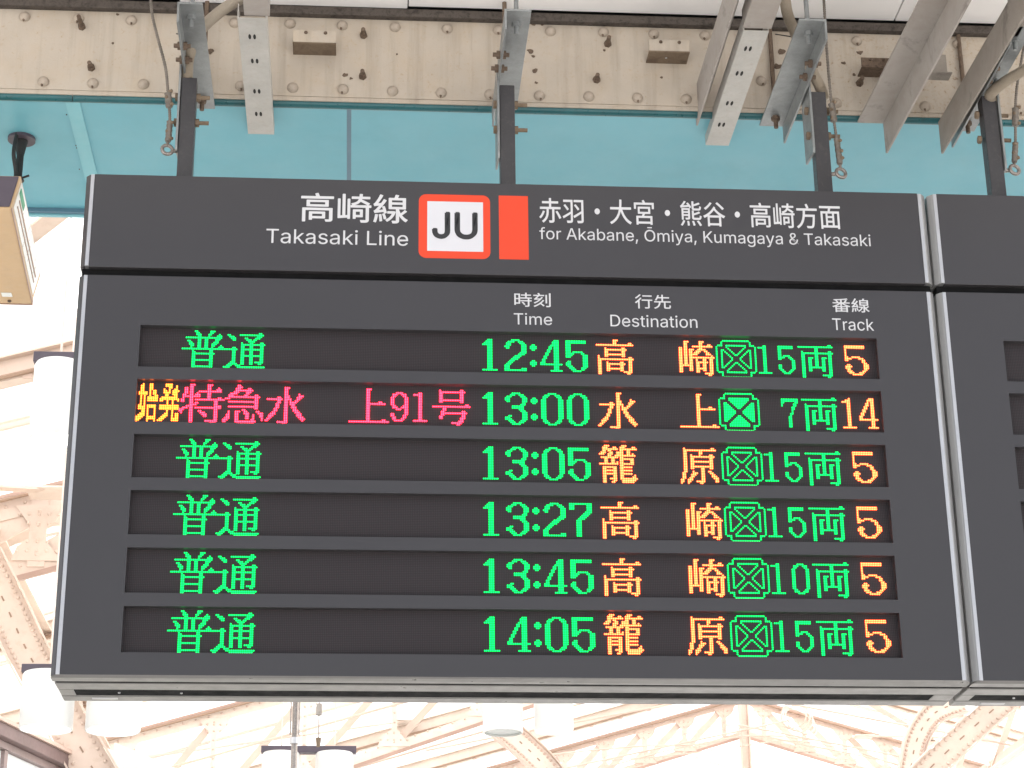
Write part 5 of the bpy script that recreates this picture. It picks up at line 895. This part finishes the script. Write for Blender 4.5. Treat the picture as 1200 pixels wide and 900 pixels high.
# lattice girders running along the hall on both column lines
def long_girder(px0, Y0, label, depth=1.1):
    p = at(*px0, Y0); x = p.x; zt = p.z
    T = thing('lattice_girder', (x, 20, zt), label, 'girder', 'lengthwise lattice girders of the hall')
    for k, z in enumerate((zt, zt - depth)):
        MB().beam((x, 6, z), (x, 46, z), .16, .02).build('chord_plate', 'truss_cream', T)
        MB().beam((x, 6, z + (-.08 if k == 0 else .08)), (x, 46, z + (-.08 if k == 0 else .08)), .02, .14).build('chord_web', 'truss_paint', T)
    n = 34; sl_ = MB()
    for i in range(n):
        ya, yb = 6 + 40 * i / n, 6 + 40 * (i + 1) / n
        if i % 2: ya, yb = yb, ya
        MB().beam((x + .02 * (-1) ** i, ya, zt - .05), (x + .02 * (-1) ** i, yb, zt - depth + .05), .02, .09, (1, 0, 0)).build('lattice_bar', 'truss_cream', T)
        # dark slots seen on the underside plate
        for q in range(3): sl_.box(x - .008, x + .008, 6 + 40 * (i + .15 + q / 3) / n, 6 + 40 * (i + .32 + q / 3) / n, zt - depth - .0115, zt - depth - .0101)
    tag(sl_.build('plate_slots', 'truss_paint', T), kind='stuff')
    return x, zt
gx, gz = long_girder((30, 700), 14.0, 'cream lattice girder running away along the left side of the hall', .6)
gx2, gz2 = long_girder((1150, 850), 24.0, 'cream lattice girder running away along the right side of the hall', .7)

# curved knee braces between columns and trusses
def knee(px_pts, Y, label, w=.16, th=.30):
    pts = [at(x, y, Y) for x, y in px_pts]
    T = thing('knee_brace', pts[0], label, 'brace', 'riveted knee braces of the hall')
    C_ = smooth_pts(pts, 8)
    rm = MB(); sl_ = MB()
    def ribbon(off, half_t, half_w, name, m):
        rs = []
        for i, p in enumerate(C_):
            d = (C_[min(i + 1, len(C_) - 1)] - C_[max(i - 1, 0)]).normalized(); nr = Vector((0, -1, 0)).cross(d).normalized(); yv = Vector((0, 1, 0))
            c = p + nr * off; rs.append([c + nr * half_t + yv * half_w, c + nr * half_t - yv * half_w, c - nr * half_t - yv * half_w, c - nr * half_t + yv * half_w])
        MB().rings(rs).build(name, m, T)
    ribbon(0, th / 2 - .012, .01, 'brace_web', 'truss_near' if Y < 14 else 'truss_cream'); ribbon(th / 2, .007, w / 2, 'brace_flange', 'truss_near' if Y < 14 else 'truss_paint'); ribbon(-th / 2, .007, w / 2, 'brace_flange', 'truss_near' if Y < 14 else 'truss_paint')
    for i in range(len(C_) - 1):
        a, b = C_[i], C_[i + 1]; d = (b - a).normalized(); nrm = Vector((0, -1, 0)).cross(d).normalized()
        for s_ in (-.33, .33):
            c = (a + b) / 2 + nrm * th * s_; rm.dome((c.x, Y - .011, c.z), (0, -1, 0), .016, .012, 6, 2)
        c = (a + b) / 2
        if i % 3 == 1: sl_.beam(Vector((c.x, Y - .012, c.z)) - d * min(.05, (b - a).length * .45), Vector((c.x, Y - .012, c.z)) + d * min(.05, (b - a).length * .45), .006, .012, nrm)
    tag(rm.build('rivets', 'truss_near' if Y < 14 else 'truss_paint', T), kind='stuff'); tag(sl_.build('slots', 'slot_tone', T), kind='stuff')
knee([(-20, 655), (5, 705), (28, 755), (52, 800), (85, 860), (120, 920)], 10.6, 'cream riveted brace curving down behind the lower left corner of the lit board')
knee([(585, 850), (612, 872), (640, 900), (670, 940)], 17, 'cream riveted brace running down from behind the cylinder lamp nearest the middle', .14, .26)
knee([(1215, 790), (1175, 822), (1130, 862), (1085, 905), (1060, 935)], 13.5, 'cream riveted brace slanting up under the gap between the two boards', .14, .24)
knee([(1128, 822), (1095, 836), (1075, 865), (1066, 905)], 15.5, 'pale plated brace meeting the slanting brace under the board gap', .14, .22)

# cylinder lamps
def lamp(cx, ztop, r, h, Y, label, lens='lamp_lit'):
    T = thing('cylinder_lamp', (cx, Y, ztop), label, 'lamp', 'white cylinder lamps of the hall')
    z = ztop
    n = 40; mb = MB(); rs = []
    for (rr, zz) in ((r * .96, z), (r, z - .012), (r, z - h + .01), (r * .985, z - h), (r * .93, z - h), (r * .93, z - h + .03)):
        rs.append([(cx + rr * math.cos(2 * math.pi * k / n), Y + rr * math.sin(2 * math.pi * k / n), zz) for k in range(n)])
    mb.rings(rs, False); mb.build('lamp_shade', 'lamp_white', T, smooth=True)
    MB().cyl((cx, Y, z - .004), (cx, Y, z - .001), r * .955, n=n).build('lamp_top', 'lamp_white', T)
    MB().cyl((cx, Y, z - h + .012), (cx, Y, z - h + .018), r * .925, n=n).build('lamp_lens', lens, T)
    MB().cyl((cx, Y, z + .06), (cx, Y, min(zr(cx), 12)), .006, n=8).build('lamp_stem', 'truss_cream', T)
    return T
def bracket(T, xa, xb, Y, z, h=.055):
    MB().box(xa, xb, Y - .05, Y + .05, z + .001, z + h).build('bracket_bar', 'lamp_bracket', T, bevel=.003)
def lampat(xc, ybot, wpx, hpx, Y, label, **k):
    c = at(xc, ybot, Y); s = (at(xc + wpx / 2, ybot, Y) - at(xc - wpx / 2, ybot, Y)).length / 2
    t = at(xc, ybot - hpx, Y); T = lamp(c.x, t.z, s, t.z - c.z, Y, label, **k); return T, c.x, t.z, s
T, cx, zt, s = lampat(64, 516, 60, 88, 5.4, 'highest cylinder lamp, just left of the lit board'); bracket(T, cx - s * 1.03, cx + s, 5.4, zt)
T, cx, zt, s = lampat(53.5, 855, 63, 65, 8.7, 'left cylinder lamp of the pair under the lit board\'s lower left corner'); bracket(T, cx - s * 1.03, cx + s * 3.4, 8.7, zt)
T, cx, zt, s = lampat(132, 857, 65, 67, 8.7, 'right cylinder lamp of the pair under the lit board\'s lower left corner')
T, cx, zt, s = lampat(328, 935, 45, 52, 12.5, 'cylinder lamp cut off by the bottom edge, left of the pair behind the pole'); bracket(T, cx - s * 1.05, cx + s * 3.95, 12.5, zt)
T, cx, zt, s = lampat(391, 935, 45, 52, 12.5, 'cylinder lamp cut off by the bottom edge, right of the pair behind the pole')
T, cx, zt, s = lampat(589.5, 859, 47, 62, 12.5, 'white cylinder lamp with a grey lens under the middle of the lit board', lens='grey_lens'); bracket(T, cx - s * 1.05, cx + s * 3.6, 12.5, zt)
T, cx, zt, s = lampat(649, 857, 46, 62, 12.5, 'white cylinder lamp just right of the one with a grey lens')

# pole and pendulum wire in the middle
a = at(345, 815, 9.0); b = at(345, 872, 9.0)
T = thing('support_pole', (b.x, 9.0, b.z), 'slim silver pole rising in front of the dark lamp bar', 'pole')
MB().cyl((b.x, 9, 1.0), (b.x, 9, zr(b.x)), .020, n=18).build('pole_pipe', 'chrome_dirty', T, smooth=True)
MB().cyl((b.x, 9, b.z), (b.x, 9, b.z + .04), .034, n=18).build('pole_collar', 'aluminium', T, smooth=True)
for s_ in (-1, 1): MB().cyl((b.x + .028 * s_, 8.97, b.z + .05), (b.x + .022 * s_, 8.97, zr(b.x)), .006, n=6).build('side_rod', 'chrome_dirty', T)
a = at(374, 828, 9.5); b = at(373.5, 870, 9.5)
T = thing('pull_cord', b, 'thin cord with a small weight hanging right of the slim pole', 'cord')
MB().cyl((a.x, 9.5, zr(a.x)), (a.x, 9.5, b.z), .005, n=6).build('cord', 'chrome_dirty', T)
MB().cyl((a.x, 9.5, b.z + .03), (a.x, 9.5, b.z - .03), .02, .012, n=10).build('weight', 'rust_brown', T, smooth=True)
MB().box(a.x - .02, a.x + .02, 9.48, 9.52, a.z - .06, a.z + .02).build('pulley', 'angle_steel', T, bevel=.004)
# duct / cable coil near the far truss
cc = at(930, 838, 29.5); mb = MB()
for k in range(5): mb.torus((cc.x + .03 * k, 29.5, cc.z - .03 * k), (.3 * (k - 2), -1, .2 * k), .22 + .02 * k, .012, 26, 6)
tag(mb.build('cable_coil', 'truss_paint'), 'coil of reddish cable hanging on the farthest truss right of its peak', 'cable')
# arching cables under the far truss
mb = MB()
for (pts, r) in (([(640, 885), (740, 875), (820, 872), (880, 862), (940, 872), (1020, 888), (1090, 905)], .014), ([(700, 892), (800, 884), (870, 874), (930, 868), (1000, 880), (1060, 900)], .012), ([(690, 905), (780, 880), (850, 866), (900, 862), (960, 868)], .012)):
    mb.tube(smooth_pts([at(x, y, 29.3) for x, y in pts], 8), r, 6)
tag(mb.build('sagging_cables', 'truss_paint'), 'reddish cables looping along the bottom of the farthest truss', 'cables')
# ridge post hanging from the far truss
a = at(869, 815, 29.8)
T = thing('king_post', (a.x, 29.8, zr(a.x) - .5), 'cream riveted post dropping from the peak of the farthest truss', 'post')
MB().box(a.x - .055, a.x + .055, 29.72, 29.74, zr(a.x) - 2.6, zr(a.x)).build('post_plate', 'truss_cream', T)
MB().box(a.x - .085, a.x - .056, 29.64, 29.76, zr(a.x) - 2.6, zr(a.x)).build('post_edge', 'truss_paint', T)
MB().box(a.x + .056, a.x + .085, 29.64, 29.76, zr(a.x) - 2.6, zr(a.x)).build('post_edge', 'truss_paint', T)

# ================================================================== building at the lower left
p0 = at(0, 853, 9.8); 
q = at_z(112, 906, p0.z)
dirv = Vector((q.x - p0.x, q.y - p0.y, 0)).normalized(); nv = Vector((dirv.y, -dirv.x, 0))
if nv.y > 0: nv = -nv
T = thing('station_office', (p0.x, p0.y, 0), 'pale building with dark cornice and brown framed windows at the lower left', 'building')
def slab(s0, s1, o0, o1, z0, z1, name, m, parent=None, bevel=0):
    b0 = Vector((p0.x, p0.y, 0))
    A = [b0 + dirv * s0 + nv * o0, b0 + dirv * s1 + nv * o0, b0 + dirv * s1 + nv * o1, b0 + dirv * s0 + nv * o1]
    return MB().prism([(v.x, v.y, z0) for v in A], (0, 0, z1 - z0)).build(name, m, parent or T, bevel=bevel)
Zc = p0.z
slab(-6, 9, 0, .12, Zc - .10, Zc - .012, 'cornice', 'dark_beam', bevel=.006)
slab(-6, 9, .02, .14, Zc - .0115, Zc + .015, 'cornice_cap', 'truss_paint')
slab(-6, 9, -3, -.002, Zc + .016, Zc + .03, 'flat_roof', 'wall_cream')
slab(-6, 9, -3, -.14, 0, Zc - .6, 'wall', 'wall_cream')
slab(-6, 9, -.02, .06, Zc - .15, Zc - .104, 'window_head', 'frame_brown')
for k in range(20):
    s = -6 + k * .75
    f = slab(s, s + .05, .0, .05, Zc - 1.2, Zc - .155, 'window_post', 'frame_brown')
    slab(s + .05, s + .75, .015, .022, Zc - 1.2, Zc - .155, 'window_pane', 'window_glass')
# pale parapet boxes beyond it
for (xa, ya, xb, yb, Y, lab) in ((78, 868, 134, 925, 11.5, 'pale cream panel box behind the cornice, left of the taller one'), (134, 870, 205, 930, 11.9, 'pale cream sloping panel box right of the shorter one, at the bottom edge')):
    a, b = at(xa, ya, Y), at(xb, yb, Y); c = at(xb, ya + (22 if xa < 100 else 30), Y)
    top_pts = [(a.x, Y, b.z), (b.x, Y, b.z), (c.x, Y, c.z), (a.x, Y, a.z)]
    if xa < 100: top_pts = [(a.x, Y, b.z), (b.x, Y, b.z), (b.x, Y, c.z + .06), ((a.x * .6 + b.x * .4), Y, a.z), (a.x, Y, a.z - .1)]
    o = MB().prism(top_pts, (0, .6, 0)).build('panel_box', 'wall_cream', None, bevel=.004)
    tag(o, lab, 'panel')
for o in list(bpy.data.objects):
    if o.type == 'MESH' and o.get('kind') is None and o.name.startswith('platform'): o['kind'] = 'structure'
